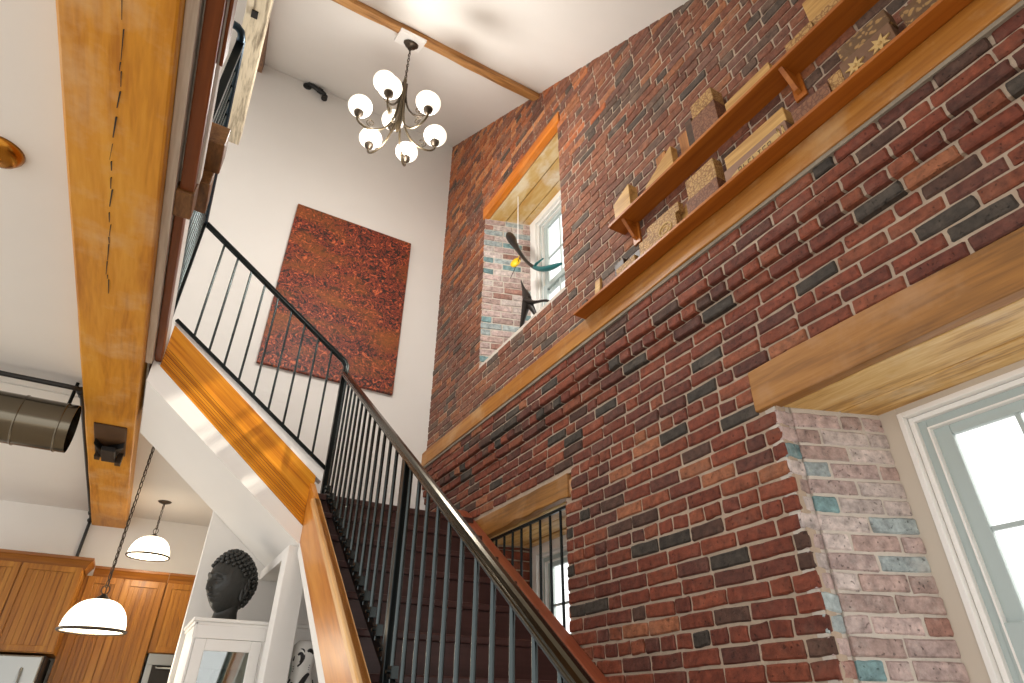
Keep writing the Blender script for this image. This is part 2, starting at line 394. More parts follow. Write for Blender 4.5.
# rows counted down from the band so that the three corbelled courses sit right under it
rows_low = []
k = 0; z = ZB
while z > FL+.02:
    rows_low.append((z-CH, z, k in (3, 10, 17, 24))); z -= CH; k += 1
rows_up = []
z = ZB+.15; k = 0
while z < 6.5:
    rows_up.append((z, z+CH, k % 6 == 4)); z += CH; k += 1
def proud_low(v0, v1):
    k = round((ZB-v1)/CH)
    return {0: .064, 1: .064, 2: .064, 3: .043, 4: .022}.get(k, 0.0)
def holes(v0, v1):
    r = []
    vm = (v0+v1)/2
    for a, b, z0, z1 in list(SIN.values())+LINT+[BAND]:
        if z0-.012 < vm < z1+.012: r.append((a, b))
    return r
wall = MB()
brick_panel(wall, lambda u, v, d: (XL-d, u, v), Y0, YF, rows_low, LOWER, hole=holes, proud=proud_low, bm=0, L=.205)
def holes_up(v0, v1):
    r = holes(v0, v1)
    # roof slope: nothing above it
    ylim = (v0-6.443)/.6632+5.21
    if ylim > Y0: r.append((Y0-1, min(ylim, YF)))
    return r
brick_panel(wall, lambda u, v, d: (XU-d, u, v), Y0, YF, rows_up, UPPER, hole=holes_up, bm=1, joint=.0095, depth=.010, relief=.6, pal2=LAMP_ORANGE, pal2f=lambda u, v: max(0, min(.75, (v-3.6)*.45))*max(0, min(1, (u-1.9)*.8)))  # more glow-tinted bricks with height and towards the far end
for v0, v1, hd in rows_low:
    pr = proud_low(v0, v1)
    if pr: wall.box(XL-pr+.011, XL+.02, Y0, YF, v0+.013, v1+.006, 2)
# mortar core with the three openings left free (solid to the window plane)
def core(x0, x1, z0, z1, ops, m):
    ys = sorted({Y0, YF}|{o[0] for o in ops if o[0] > Y0}|{o[1] for o in ops if o[1] < YF}|({Y0+.25*i for i in range(1, 24)} if z0 > 1.5 else set())); zs = sorted({z0, z1}|{o[2] for o in ops}|{o[3] for o in ops})
    for i in range(len(ys)-1):
        for j in range(len(zs)-1):
            ym, zm = (ys[i]+ys[i+1])/2, (zs[j]+zs[j+1])/2
            if any(o[0] < ym < o[1] and o[2] < zm < o[3] for o in ops): continue
            if z0 > 1.5:
                top = min(zs[j+1], roof(ys[i+1])+.12)
                if top > zs[j]+.01: wall.box(x0, x1, ys[i], ys[i+1], zs[j], top, m)
            else: wall.box(x0, x1, ys[i], ys[i+1], zs[j], zs[j+1], m)
core(XL+.011, XL+.06, FL, ZB, [SIN['big'], SIN['small'], LINT[0], LINT[1]], 2)
core(XU+.006, XU+.06, ZB, 6.9, [SIN['nich'], LINT[2], BAND], 2)
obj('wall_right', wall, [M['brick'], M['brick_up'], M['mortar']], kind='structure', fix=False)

# splayed reveals
def jamb(name, ya, xa, yb, xb, z0, z1, pal, mat, mort):
    mb = MB(); ln = math.hypot(yb-ya, xb-xa); ux, uy = (xb-xa)/ln, (yb-ya)/ln
    sgn = -1 if ya > yb else 1     # reveal facing -y for far jambs
    nx, ny = (uy, -ux) if ya > yb else (-uy, ux)
    if ya > yb and ny > 0: nx, ny = -nx, -ny
    if ya < yb and ny < 0: nx, ny = -nx, -ny
    rows = []; z = ZB+.15 if z0 > 2 else ZB
    st = []
    k = 0
    if z0 > 2:
        while z < z1: st.append((z, z+CH)); z += CH
    else:
        while z > z0: st.append((z-CH, z)); z -= CH
    rows = [(max(a, z0), min(b, z1), False) for a, b in st if b > z0+.02 and a < z1-.02]
    P = lambda u, v, d: (xa+ux*u+nx*d, ya+uy*u+ny*d, v)
    brick_panel(mb, P, 0, ln, rows, pal, L=.205, bm=0, joint=.010)
    p = [P(0.004, 0, -.008), P(ln, 0, -.008), P(ln, 0, -.06), P(0.004, 0, -.06)]
    mb.prism([(q[0], q[1]) for q in p], 'z', z0, z1+.03, 1)
    return obj(name, mb, [mat, mort], kind='structure', fix=False)
jamb('trim_9', 1.43, XL+.001, 1.422, XL+.085, FL+.75, 1.10, PALE, M['brick_pale'], M['mortar_pale'])
jamb('trim_1', 1.412, XL+.078, 1.27, 2.50, FL+.75, 1.10, PALE, M['brick_pale'], M['mortar_pale'])
jamb('trim_2', 4.20, XL+.001, 4.115, 2.50, FL+1.0, 1.11, LOWER, M['brick'], M['mortar'])
jamb('trim_3', 4.13, XU+.001, 3.985, 2.45, 2.585, 4.30, PALE, M['brick_pale'], M['mortar_pale'])
jamb('trim_4', -.41, XL+.001, -.25, 2.50, FL+.75, 1.10, PALE, M['brick_pale'], M['mortar_pale'])
jamb('trim_5', 2.97, XL+.001, 3.055, 2.50, FL+1.0, 1.11, LOWER, M['brick'], M['mortar'])
jamb('trim_6', 2.80, XU+.001, 2.945, 2.45, 2.585, 4.30, PALE, M['brick_pale'], M['mortar_pale'])
# sills and the outer leaf around each window
sl = MB()
sl.box(XL+.005, 2.56, -.42, 1.44, FL+.69, FL+.75); sl.box(XL+.005, 2.56, 2.96, 4.21, FL+.94, FL+1.0); sl.box(XU+.005, 2.52, 2.79, 4.14, 2.52, 2.585)
obj('trim_7', sl, M['mortar_pale'], kind='structure')

# ------------------------------------------------------------------ timbers of the brick wall
def beam(name, x0, x1, y0, y1, z0, z1, mat, label, wob=.004, seg=.22, cat='beam', bev=.006, ragged=None):
    mb = MB(); n = max(2, int(abs(y1-y0)/seg)); vs = []; fs = []
    for i in range(n+1):
        y = y0+(y1-y0)*i/n; w = [jit(wob) for _ in range(8)]
        zb = z0+(ragged(y) if ragged else 0)
        vs += [(x0+w[0], y, zb+w[1]), (x1, y, zb+w[3]), (x1, y, z1+w[5]), (x0+w[6], y, z1+w[7])]
    for i in range(n):
        for k in range(4): fs.append((i*4+k, i*4+(k+1) % 4, (i+1)*4+(k+1) % 4, (i+1)*4+k))
    fs += [(0, 1, 2, 3), (n*4+3, n*4+2, n*4+1, n*4)]
    mb.add(vs, fs)
    return obj(name, mb, mat, bevel=bev, label=label, cat=cat)
beam('timber_lintel', XL-.012, XL+.045, -.52, 1.52, 1.10, 1.29, M['lintel'], 'long ochre timber lintel in the brick above the large window at lower right', .003)
rg = random.Random(3); rag = [rg.uniform(-.0, .016) for _ in range(40)]
beam('timber_lintel', XL-.010, XL+.05, 2.92, 4.36, 1.115, 1.262, M['lintel'], 'timber lintel with a rotted lower edge above the small barred stair window', .003, .09, ragged=lambda y: rag[int((y-2.9)/.09) % 40] if y < 3.7 else 0)
beam('timber_lintel', XU-.008, XU+.05, 2.77, 4.16, 4.30, 4.432, M['lintel_or'], 'bright orange timber lintel above the high window niche', .002)
wall_m = MB(); wall_m.box(XL-.076, XL, Y0, YF-.001, ZB-.014, ZB+.007)
obj('trim_8', wall_m, M['grey_mortar'], kind='structure')
beam('timber_band', XU-.040, XU+.10, Y0, YF, ZB+.006, ZB+.145, M['band'], 'long horizontal ochre timber let into the brick under the lowest shelf', .003, cat='beam')

def planks(name, x0, x1, ya0, ya1, yb0, yb1, z, n, mat, label):
    t = thing(name, ((x0+x1)/2, (ya0+ya1)/2, z), label, 'soffit')
    for i in range(n):
        a = i/n+.007; b = (i+1)/n-.007
        f = lambda t_, p, q: p+(q-p)*t_
        xa, xb = f(a, x0, x1), f(b, x0, x1)
        mb = MB(); dz = jit(.004)
        mb.prism([(xa, f(a, ya0, yb0)), (xa, f(a, ya1, yb1)), (xb, f(b, ya1, yb1)), (xb, f(b, ya0, yb0))], 'z', z+dz, z+.035)
        obj('plank', mb, mat, t, bevel=.004)
    mb = MB(); mb.prism([(x0+.002, ya0), (x0+.002, ya1), (x1-.002, yb1), (x1-.002, yb0)], 'z', z+.045, z+.06); obj('backing_board', mb, M['corbel'], t)
planks('plank_soffit', XL+.046, 2.58, -.42, 1.43, -.25, 1.26, 1.10, 2, M['plank'], 'two wide pale planks lining the head of the large window')
planks('plank_soffit', XL+.051, 2.58, 2.96, 4.2, 3.05, 4.11, 1.115, 3, M['plank'], 'ochre planks lining the head of the small barred window')
planks('plank_soffit', XU+.051, 2.54, 2.79, 4.13, 2.94, 3.98, 4.305, 3, M['plank_pale'], 'three blotchy whitish planks lining the head of the high niche')

# ------------------------------------------------------------------ windows
def window(n, X, y0, y1, z0, z1, cw, ch, zm, cols, rws, gm):
    """casing from y0..y1 (y1 far), z1 head; zm meeting rail; sash glass margin gm"""
    t = thing('window_%d' % n, (X, (y0+y1)/2, z0), kind='structure')
    def frame(name, x0, x1, a0, a1, b0, b1, w, wt, mat, bev=.003, wb=None):
        mb = MB(); wb = wt if wb is None else wb
        mb.box(x0, x1, a0, a0+w, b0, b1); mb.box(x0, x1, a1-w, a1, b0, b1)
        mb.box(x0, x1, a0+w, a1-w, b1-wt, b1); mb.box(x0, x1, a0+w, a1-w, b0, b0+wb)
        return obj(name, mb, mat, t, bevel=bev)
    frame('casing', X, X+.03, y0-.05, y1+.05, z0-.05, z1+.05, cw+.05, ch+.05, M['taupe'] if n == 1 else M['white_trim'])
    a0, a1, b0, b1 = y0+cw, y1-cw, z0+ch, z1-ch
    frame('bead', X-.006, X+.05, a0-.004, a1+.004, b0, b1+.004, .022, .022, M['white_trim'])
    frame('jamb_liner', X+.022, X+.09, a0+.02, a1-.02, b0+.02, b1-.02, .020, .020, M['white_trim'])
    frame('stop', X+.045, X+.09, a0+.038, a1-.038, b0+.038, b1-.038, .035, .035, M['sash'])
    frame('parting_bead', X+.034, X+.09, a0+.073, a1-.073, b0+.073, b1-.073, .007, .007, M['white_trim'], .001)
    g0, g1, h0, h1 = a0+gm, a1-gm, b0+gm*.85, b1-gm*.85
    for q, (lo, hi, xo) in enumerate(((zm, h1, .062), (h0, zm, .038))):
        s = frame('sash', X+xo, X+xo+.028, g0-.078, g1+.078, lo-.028, hi+.060, .078, .060, M['sash'], .004, wb=.056)
        mu = MB()
        for c in range(1, cols):
            y = g0+(g1-g0)*c/cols; mu.box(X+xo+.008, X+xo+.022, y-.008, y+.008, lo, hi)
        for r in range(1, rws):
            z = lo+(hi-lo)*r/rws; mu.box(X+xo+.008, X+xo+.022, g0, g1, z-.008, z+.008)
        obj('muntin', mu, M['sash'], s)
        gl = MB(); gl.box(X+xo+.012, X+xo+.016, g0, g1, lo, hi); obj('pane', gl, M['glass'], s)
    return t
window(1, 2.50, -.25, 1.271, FL+.76, 1.098, .068, .030, .225, 5, 2, .140)
window(2, 2.50, 3.055, 4.115, FL+1.01, 1.108, .07, .05, .42, 3, 2, .13)
window(3, 2.45, 2.945, 3.985, 2.59, 4.296, .08, .05, 3.36, 3, 2, .14)

# ------------------------------------------------------------------ shell
fl = MB(); fl.box(-3.2, 2.1, -1.0, 8.8, FL-.08, FL); obj('floor', fl, M['floor'], kind='structure')
cl = MB(); cl.prism([(-1.0, roof(-1.0)), (5.35, roof(5.35)), (5.35, roof(5.35)+.2), (-1.0, roof(-1.0)+.2)], 'x', -3.2, 2.66)
obj('ceiling', cl, M['ceiling'], kind='structure')
wf = MB()
wf.prism([(-3.2, 2.06), (.31, 2.06), (.31, FL), (2.12, FL), (2.12, roof(5.2)+.05), (-3.2, roof(5.2)+.05)], 'y', YF, YF+.12)
obj('wall_far', wf, M['white_wall'], kind='structure')
wn = MB(); wn.box(-.3, 2.1, -1.05, -.98, 1.05, 2.36); obj('light_block_near', wn, M['white_wall'], kind='structure')  # unseen panel behind the camera, added to hold back light from the open side
kc = MB(); kc.box(-3.2, -.36, -.6, YF, 2.05, 2.10); kc.box(-3.2, 1.05, YF+.06, 8.8, 2.05, 2.10)
obj('ceiling_kitchen', kc, M['ceiling'], kind='structure')
kw = MB(); kw.box(-3.2, 1.05, 8.75, 8.85, FL, 2.06); obj('wall_kitchen', kw, M['white_wall'], kind='structure')
k2 = MB(); k2.box(1.0, 1.05, YF+.12, 8.75, FL, 2.06); obj('wall_kitchen_right', k2, M['white_wall'], kind='structure')
gf = MB(); gf.box(-3.2, -.312, -.6, YF, 2.10, 2.25); gf.box(-.36, -.312, -.6, YF-.9, 2.03, 2.12); gf.box(-.312, -.268, -.5, 2.40, 2.03, 2.08)
obj('gallery_floor', gf, M['white_wall'], kind='structure')

# ceiling timber carrying the chandelier, rafter at the far end
def roofpt(y, d=0): return roof(y)-d
cb = MB(); n = 14; vs = []; fs = []
for i in range(n+1):
    x = -.6+2.62*i/n
    for (dy, dd) in ((-.055, .005), (-.055, -.065), (.055, -.065), (.055, .005)):
        y = 3.12+dy+jit(.005); vs.append((x, y, roof(3.12+dy)+dd+jit(.004)))
for i in range(n):
    for q in range(4): fs.append((i*4+q, i*4+(q+1) % 4, (i+1)*4+(q+1) % 4, (i+1)*4+q))
fs += [(0, 1, 2, 3), (n*4+3, n*4+2, n*4+1, n*4)]
cb.add(vs, fs)
obj('ceiling_beam', cb, M['ceilbeam'], label='rough brown timber running across the white ceiling above the chandelier', cat='beam')
rf = MB(); vs = []; fs = []
for i in range(9):
    y = 2.2+(YF-2.2)*i/8
    for x, dd in ((-.56, .0), (-.56, -.16), (-.405, -.16), (-.405, 0)): vs.append((x+jit(.004), y, roof(y)+dd+jit(.004)))
for i in range(8):
    for q in range(4): fs.append((i*4+q, i*4+(q+1) % 4, (i+1)*4+(q+1) % 4, (i+1)*4+q))
fs += [(0, 1, 2, 3), (35, 34, 33, 32)]
rf.add(vs, fs); obj('roof_rafter', rf, M['brownbeam'], label='brown rafter sloping up along the ceiling to the far white wall', cat='beam')
beam('worn_beam', -.435, -.292, 1.2, 4.03, 3.93, 4.06, M['oldwhite'], 'worn whitewashed beam with a cut end above the gallery railing', .005, cat='beam')
bm_ = MB(); bm_.box(-.393, -.353, 2.80, 2.85, 3.918, 3.945); 
obj('iron_plug', bm_, M['black'], label='small square black iron bolt head in the worn whitewashed beam', cat='bolt')

# ------------------------------------------------------------------ gallery edge
beam('kitchen_beam', -.735, -.389, -.5, 8.75, 1.90, 2.06, M['beam'], 'huge golden timber beam under the gallery floor, running to the kitchen wall', .003, .5, bev=.012)
kb = bpy.data.objects['kitchen_beam']
ck_ = MB(); rr = random.Random(5); y = .55; xx = -.545
while y < 3.2:
    ln = rr.uniform(.03, .14); w = rr.uniform(.0012, .0036); nx_ = xx+rr.uniform(-.006, .006)-.004
    ck_.add([(xx-w, y, 1.8945), (xx+w, y, 1.8945), (nx_+w*.6, y+ln, 1.8945), (nx_-w*.6, y+ln, 1.8945)], [(0, 1, 2, 3)])
    ck_.add([(xx-w, y, 1.8945), (xx+w, y, 1.8945), (xx, y+.001, 1.91)], [(0, 1, 2)])
    y += ln+rr.uniform(.002, .05); xx = nx_-.0015 if rr.random() < .6 else nx_+.006
obj('drying_crack', ck_, M['black'], kb)
gb = MB(); gb.box(-.388, -.347, -.5, 4.19, 1.955, 2.06)
obj('grey_board', gb, M['greywood'], label='grey dusty board along the right side of the huge golden beam', cat='board', bevel=.004)
tr = MB(); tr.box(-.336, -.279, -.5, 2.42, 1.985, 2.07)
obj('gallery_trim', tr, M['redtrim'], label='near, wider length of dark red wooden trim along the gallery edge', cat='trim', bevel=.006)
tr = MB(); tr.box(-.343, -.303, 2.60, 4.22, 1.995, 2.07)
obj('gallery_trim', tr, M['redtrim'], label='far, narrower length of dark red wooden trim ending at the upper stair flight', cat='trim', bevel=.004)
tr = MB(); tr.box(-.347, -.272, 2.42, 2.60, 1.97, 2.07)
obj('trim_block', tr, M['corbel'], label='short tan wooden block joining the two lengths of dark red gallery trim', cat='block', bevel=.006)
tr = MB(); tr.box(-.272, -.259, -.5, 1.72, 2.02, 2.10)
obj('gallery_bead', tr, M['redtrim'], label='thin red-brown strip beside the wide dark red gallery trim, ending short', cat='trim', bevel=.003)
cbk = MB(); cbk.box(-.42, -.215, 2.28, 2.48, 2.19, 2.31)
obj('corbel_block', cbk, M['corbel'], label='upper square brown timber stub sticking out at the gallery edge', cat='block', bevel=.008)
cbk = MB(); cbk.prism([(2.49, 2.12), (2.74, 2.14), (2.72, 2.22), (2.49, 2.24)], 'x', -.42, -.235)
obj('corbel_block', cbk, M['corbel'], label='lower wedge-shaped brown timber stub at the gallery edge', cat='block', bevel=.008)

# ------------------------------------------------------------------ staircase
RI, GO = .1865, .243
YL, ZL = 4.113, 1.264        # landing edge
st = thing('staircase', (1.4, 2.6, FL), 'dark red wooden stair with orange stringers rising along the brick wall and turning left', 'staircase')
def nose(i): return YL-GO*i, ZL-RI*i
tm = None
mb = MB(); mb.prism([(.836, YL-.02), (1.995, YL-.02), (1.995, YF-.002), (.60, YF-.002), (.60, 4.30), (.836, 4.30)], 'z', ZL-.04, ZL); obj('landing', mb, M['tread'], st, bevel=.004)
for i in range(1, 14):
    y, z = nose(i)
    if i == 1:
        mb = MB(); mb.box(.836, 1.949, y-.022, y+GO+.012, z-.034, z); tm = obj('tread', mb, M['tread'], st, bevel=.006)
    else: dup(tm, (0, -GO*(i-1), -RI*(i-1)))
rm = None
for i in range(0, 14):
    y, z = nose(i)
    if i == 0:
        mb = MB(); mb.box(.836, 1.949, y, y+.018, z-RI, z-.034); rm = obj('riser', mb, M['tread'], st)
    else: dup(rm, (0, -GO*i, -RI*i))
# upper flight, climbing left to the gallery
XT = .62
for i in range(5):
    z = ZL+RI*(i+1); x = XT-GO*i
    if i < 4:
        mb = MB(); mb.box(x-GO-.01, x+.022, 4.30, YF-.003, z-.034, z); obj('tread', mb, M['tread'], st, bevel=.005)
    mb = MB(); mb.box(x-.018, x, 4.30, YF-.003, z-RI, z-.034); obj('riser', mb, M['tread'], st)
# first stringer (left side of the lower flight): measured on x = .80
def zt(y): return .107+.744*(y-2.534)      # top edge
def zb(y): return .125+.727*(y-3.061)      # lower edge
mb = MB(); mb.prism([(.75, zb(.75)), (4.22, zb(4.22)), (4.22, zt(4.22)), (3.909, zt(3.909)), (.75, zt(.75))], 'x', .80, .835)
obj('stringer', mb, M['string1'], st, bevel=.003, label='wide orange fir stringer of the lower flight')
mb = MB(); mb.sweep([(-.028, -.034), (.022, -.034), (.024, 0), (-.022, 0), (-.028, -.006)], (.812, .75, zt(.75)), (.812, 4.0, zt(4.0)), (1, 0, 0))
obj('stringer_cap', mb, M['cap'], st, label='pale wooden cap')
mb = MB(); mb.prism([(.75, zb(.75)-.095), (4.22, zb(4.22)-.075), (4.22, zb(4.22)), (.75, zb(.75))], 'x', .802, .90)
obj('drywall_edge', mb, M['white_wall'], st)
# wall skirt
def zs(y): return .148+.735*(y-2.631)
mb = MB(); mb.prism([(.8, zs(.8)-.26), (4.3, zs(4.3)-.26), (4.3, zs(4.3)), (.8, zs(.8))], 'x', 1.95, 2.035)
obj('wall_skirt', mb, M['skirt'], st, bevel=.006, label='red-brown skirt board against the brick')
# second fascia on y = 4.22
def ft(x): return 2.295-.778*(x+.299)
def fb(x): return 1.973-.814*(x+.314)
def wb_(x): return 1.838-.785*(x+.333)
mb = MB(); mb.prism([(-.300, fb(-.300)), (.80, fb(.80)), (.829, 1.14), (.829, ft(.829)), (-.300, ft(-.300))], 'y', 4.22, 4.25)
obj('stringer', mb, M['string2'], st, bevel=.003, label='orange fir side board of the upper flight')
gr = MB()
for k in range(8):
    o = .014+.021*k
    gr.sweep([(-.007, -.006), (.007, -.006), (.007, .006), (-.007, .006)], (-.298, 4.218, fb(-.298)+o), (.795, 4.218, fb(.795)+o*.98), (0, 1, 0))
obj('reeding', gr, M['string2'], st)
mb = MB(); mb.prism([(-.300, ft(-.300)), (.829, ft(.829)), (.870, ft(.829)-.03), (.870, 1.475), (-.300, 2.325)], 'y', 4.225, 4.30)
obj('curb', mb, M['white_trim'], st)
mb = MB(); mb.prism([(-.345, wb_(-.345)), (.705, wb_(.705)), (.80, .945), (2.0, .945), (2.0, ZL-.04), (.80, ZL-.04), (-.20, 2.04), (-.345, 2.04)], 'y', 4.235, YF-.003)
obj('soffit', mb, M['white_wall'], st, label='white plastered underside')
mb = MB(); mb.prism([(-.345, wb_(-.345)-.003), (.705, wb_(.705)-.003), (.81, .942), (.81, fb(.81)), (-.30, fb(-.30)+.001), (-.345, 2.0)], 'y', 4.205, 4.236)
obj('drywall_edge', mb, M['white_wall'], st)

# column and bulkhead under the corner
mb = MB(); mb.box(.742, .885, 4.237, 4.40, FL, .944)
obj('white_column', mb, M['white_wall'], label='white plastered column holding the stair corner', cat='column', bevel=.006)
mb = MB(); mb.box(.742, .885, 4.402, YF-.002, .875, .943)
obj('bulkhead', mb, M['white_wall'], label='white boxed bulkhead under the landing behind the column', cat='bulkhead', bevel=.004)

# ------------------------------------------------------------------ railings
RAIL = [(-.022, -.008), (-.019, -.016), (-.008, -.020), (-.004, -.016), (.004, -.016), (.008, -.020), (.019, -.016), (.022, -.008), (.019, -.003), (.025, .006), (.017, .016), (.007, .021), (-.007, .021), (-.017, .016), (-.025, .006), (-.019, -.003)]
def hz(y): return HZ0+HZS*(y-1.2)        # handrail centre, x = .9
def bz(y): return .224+.7185*(y-2.569)      # base strip top
HZ0, HZS = .018, .7400
sr = thing('stair_railing', (.9, 2.6, FL+.2), 'black steel railing of thin bars with bronze handrail beside the lower stair flight', 'railing')
mb = MB(); mb.sweep(RAIL, (.9, .85, hz(.85)), (.9, 4.20, hz(4.20)), (1, 0, 0), smooth=False)
obj('handrail', mb, M['bronze_rail'], sr, bevel=.0015, label='dark bronze moulded handrail')
mb = MB(); mb.sweep([(-.012, -.026), (.012, -.026), (.012, -.016), (-.012, -.016)], (.9, .85, hz(.85)), (.9, 4.2, hz(4.2)), (1, 0, 0))
obj('top_bar', mb, M['iron'], sr)
mb = MB(); mb.sweep([(-.006, -.075), (.006, -.075), (.006, -.03), (-.006, -.03)], (.9, .9, bz(.9)), (.9, 4.22, bz(4.22)), (1, 0, 0))
obj('base_strip', mb, M['iron'], sr)
def post(y):
    mb = MB(); mb.box(.88, .92, y-.02, y+.02, bz(y)-.12, hz(y)-.02); return obj('newel_post', mb, M['iron'], sr, bevel=.003)
post(2.56); post(4.22); post(.95)
bal = None; tabp = None
ys = [4.115-.1152*i for i in range(28)]
for i, y in enumerate(ys):
    if abs(y-2.56) < .03 or abs(y-.95) < .03: continue
    mb = MB(); mb.tube([(.9, y, bz(y)-.07), (.9, y, hz(y)-.012)], .009, 10); obj('baluster', mb, M['iron_bar'], sr)
    if tabp is None:
        mb = MB(); mb.box(.885, .915, y-.034, y+.006, bz(y)-.055, bz(y)-.012); mb.tube([(.886, y-.012, bz(y)-.03), (.872, y-.012, bz(y)-.03)], .007, 8)
        tabp = obj('bracket', mb, M['iron_bar'], sr); by = y
    else: dup(tabp, (0, y-by, bz(y)-bz(by)))
# turn at the top
g = thing('upper_railing', (.3, 4.22, 1.5), 'black steel railing of widely spaced bars beside the upper stair flight', 'railing')
def h2(x): return 2.346+.716*(.89-x)
def b2(x): return 1.484+.724*(.88-x)
mb = MB(); mb.sweep(RAIL, (.87, 4.22, h2(.87)), (-.325, 4.22, h2(-.325)), (0, 1, 0)); obj('handrail', mb, M['iron'], g, bevel=.004)
mb = MB(); mb.tube([(.85, 4.22, h2(.85)), (.885, 4.218, h2(.885)-.002), (.905, 4.21, h2(.905)-.03), (.904, 4.205, h2(.9)-.07), (.9, 4.19, hz(4.19))], .024, 12); obj('rail_bend', mb, M['iron'], g)
mb = MB(); mb.sweep([(-.008, -.012), (.008, -.012), (.008, .012), (-.008, .012)], (.885, 4.22, b2(.885)), (-.30, 4.22, b2(-.30)), (0, 1, 0)); obj('bottom_bar', mb, M['iron'], g)
b0 = None
for i in range(9):
    x = .776-.1175*i
    if b0 is None:
        mb = MB(); mb.tube([(x, 4.22, b2(x)), (x, 4.22, h2(x)-.015)], .0085, 8); b0 = obj('baluster', mb, M['iron_bar'], g); bx = x
    else: dup(b0, (x-bx, 0, b2(x)-b2(bx)))
# gallery railing, running towards the camera
gg = thing('gallery_railing', (-.345, 3.2, 2.25), 'dark steel gallery railing of close bars seen almost edge-on', 'railing')
mb = MB(); mb.sweep(RAIL, (-.345, 2.50, 3.205), (-.345, 4.20, 3.205), (1, 0, 0)); obj('handrail', mb, M['blue_black'], gg, bevel=.003)
mb = MB(); mb.tube([(-.345, 2.53, 3.205), (-.345, 2.475, 3.205), (-.352, 2.445, 3.204), (-.372, 2.425, 3.202), (-.41, 2.415, 3.20), (-.47, 2.412, 3.20)], .021, 12); obj('rail_bend', mb, M['blue_black'], gg)
mb = MB(); mb.box(-.356, -.334, 2.5, 4.2, 2.31, 2.335); obj('bottom_bar', mb, M['iron'], gg)
for yy in (4.20, 2.52):
    mb = MB(); mb.box(-.365, -.325, yy-.02, yy+.02, 2.25, 3.19); obj('newel_post', mb, M['iron'], gg)
b0 = None
for i in range(14):
    y = 4.09-.1155*i
    if b0 is None:
        mb = MB(); mb.tube([(-.345, y, 2.32), (-.345, y, 3.19)], .009, 8); b0 = obj('baluster', mb, M['iron_bar'], gg); by = y
    else: dup(b0, (0, y-by, 0))
# window guard
wg = thing('window_guard', (XL+.01, 3.5, .2), 'black iron guard of upright bars across the small stair window', 'window guard')
mb = MB(); mb.box(XL+.002, XL+.018, 2.97, 4.2, 1.062, 1.080); obj('top_rail', mb, M['iron'], wg)
mb = MB(); mb.box(XL+.002, XL+.018, 2.97, 4.2, -.285, -.267); obj('bottom_rail', mb, M['iron'], wg)
b0 = None
for i in range(11):
    y = 3.033+.1155*i
    if b0 is None:
        mb = MB(); mb.tube([(XL+.01, y, -.27), (XL+.01, y, 1.065)], .0085, 8); b0 = obj('bar', mb, M['iron'], wg)
    else: dup(b0, (0, .1155*i, 0))

# ------------------------------------------------------------------ painting, pipe
pt = thing('painting', (.96, YF-.03, 2.655), 'large unframed red and orange abstract canvas on the far white wall', 'painting')
def canvas_mat():
    m, n, l, b = new_mat('speckled_red_canvas')
    t = n.new('ShaderNodeTexCoord')
    w = n.new('ShaderNodeTexNoise'); w.inputs['Scale'].default_value = 17; w.inputs['Detail'].default_value = 2; w.inputs['Distortion'].default_value = 2.5
    l.new(t.outputs['Object'], w.inputs['Vector'])
    r = n.new('ShaderNodeValToRGB'); E = r.color_ramp.elements
    E[0].position = .38; E[0].color = (*lin((34, 24, 20)), 1); E[1].position = .66; E[1].color = (*lin((206, 104, 62)), 1)
    for p, c in ((.455, (70, 34, 26)), (.50, (166, 66, 42)), (.54, (54, 32, 26)), (.60, (140, 60, 40))):
        k = E.new(p); k.color = (*lin(c), 1)
    l.new(w.outputs[0], r.inputs[0])
    mp = n.new('ShaderNodeMapping'); mp.inputs['Scale'].default_value = (.8, 1, 2.6); l.new(t.outputs['Object'], mp.inputs[0])
    z = n.new('ShaderNodeTexNoise'); z.inputs['Scale'].default_value = 1.6; z.inputs['Detail'].default_value = 4; l.new(mp.outputs[0], z.inputs['Vector'])
    r2 = n.new('ShaderNodeValToRGB'); r2.color_ramp.elements[0].position = .48; r2.color_ramp.elements[1].position = .68; r2.color_ramp.elements[1].color = (.75, .75, .75, 1)
    l.new(z.outputs[0], r2.inputs[0])
    mx = n.new('ShaderNodeMix'); mx.data_type = 'RGBA'; l.new(r2.outputs[0], mx.inputs['Factor']); l.new(r.outputs[0], mx.inputs['A']); mx.inputs['B'].default_value = (*lin((146, 84, 26)), 1)
    l.new(mx.outputs['Result'], b.inputs['Base Color']); b.inputs['Roughness'].default_value = .55
    return m
mb = MB(); mb.box(.331, 1.589, YF-.045, YF-.004, 2.655, 4.556); obj('canvas', mb, canvas_mat(), pt, bevel=.004)
mb = MB(); mb.tube([(.10, YF, 6.385), (.115, YF-.05, 6.38), (.15, YF-.06, 6.365), (.26, YF-.06, 6.33), (.30, YF-.06, 6.31), (.31, YF-.06, 6.26)], .026, 10)
mb.lathe([(0, 0), (.05, 0), (.05, .012), (0, .014)], (.10, YF, 6.385), 14, axis=(0, -1, 0)); mb.tube([(.31, YF-.06, 6.28), (.31, YF-.06, 6.23)], .036, 10); mb.tube([(.22, YF-.06, 6.342), (.27, YF-.06, 6.327)], .034, 10)
obj('pipe_stub', mb, M['black'], label='short black iron pipe stub with an elbow near the ceiling', cat='pipe')

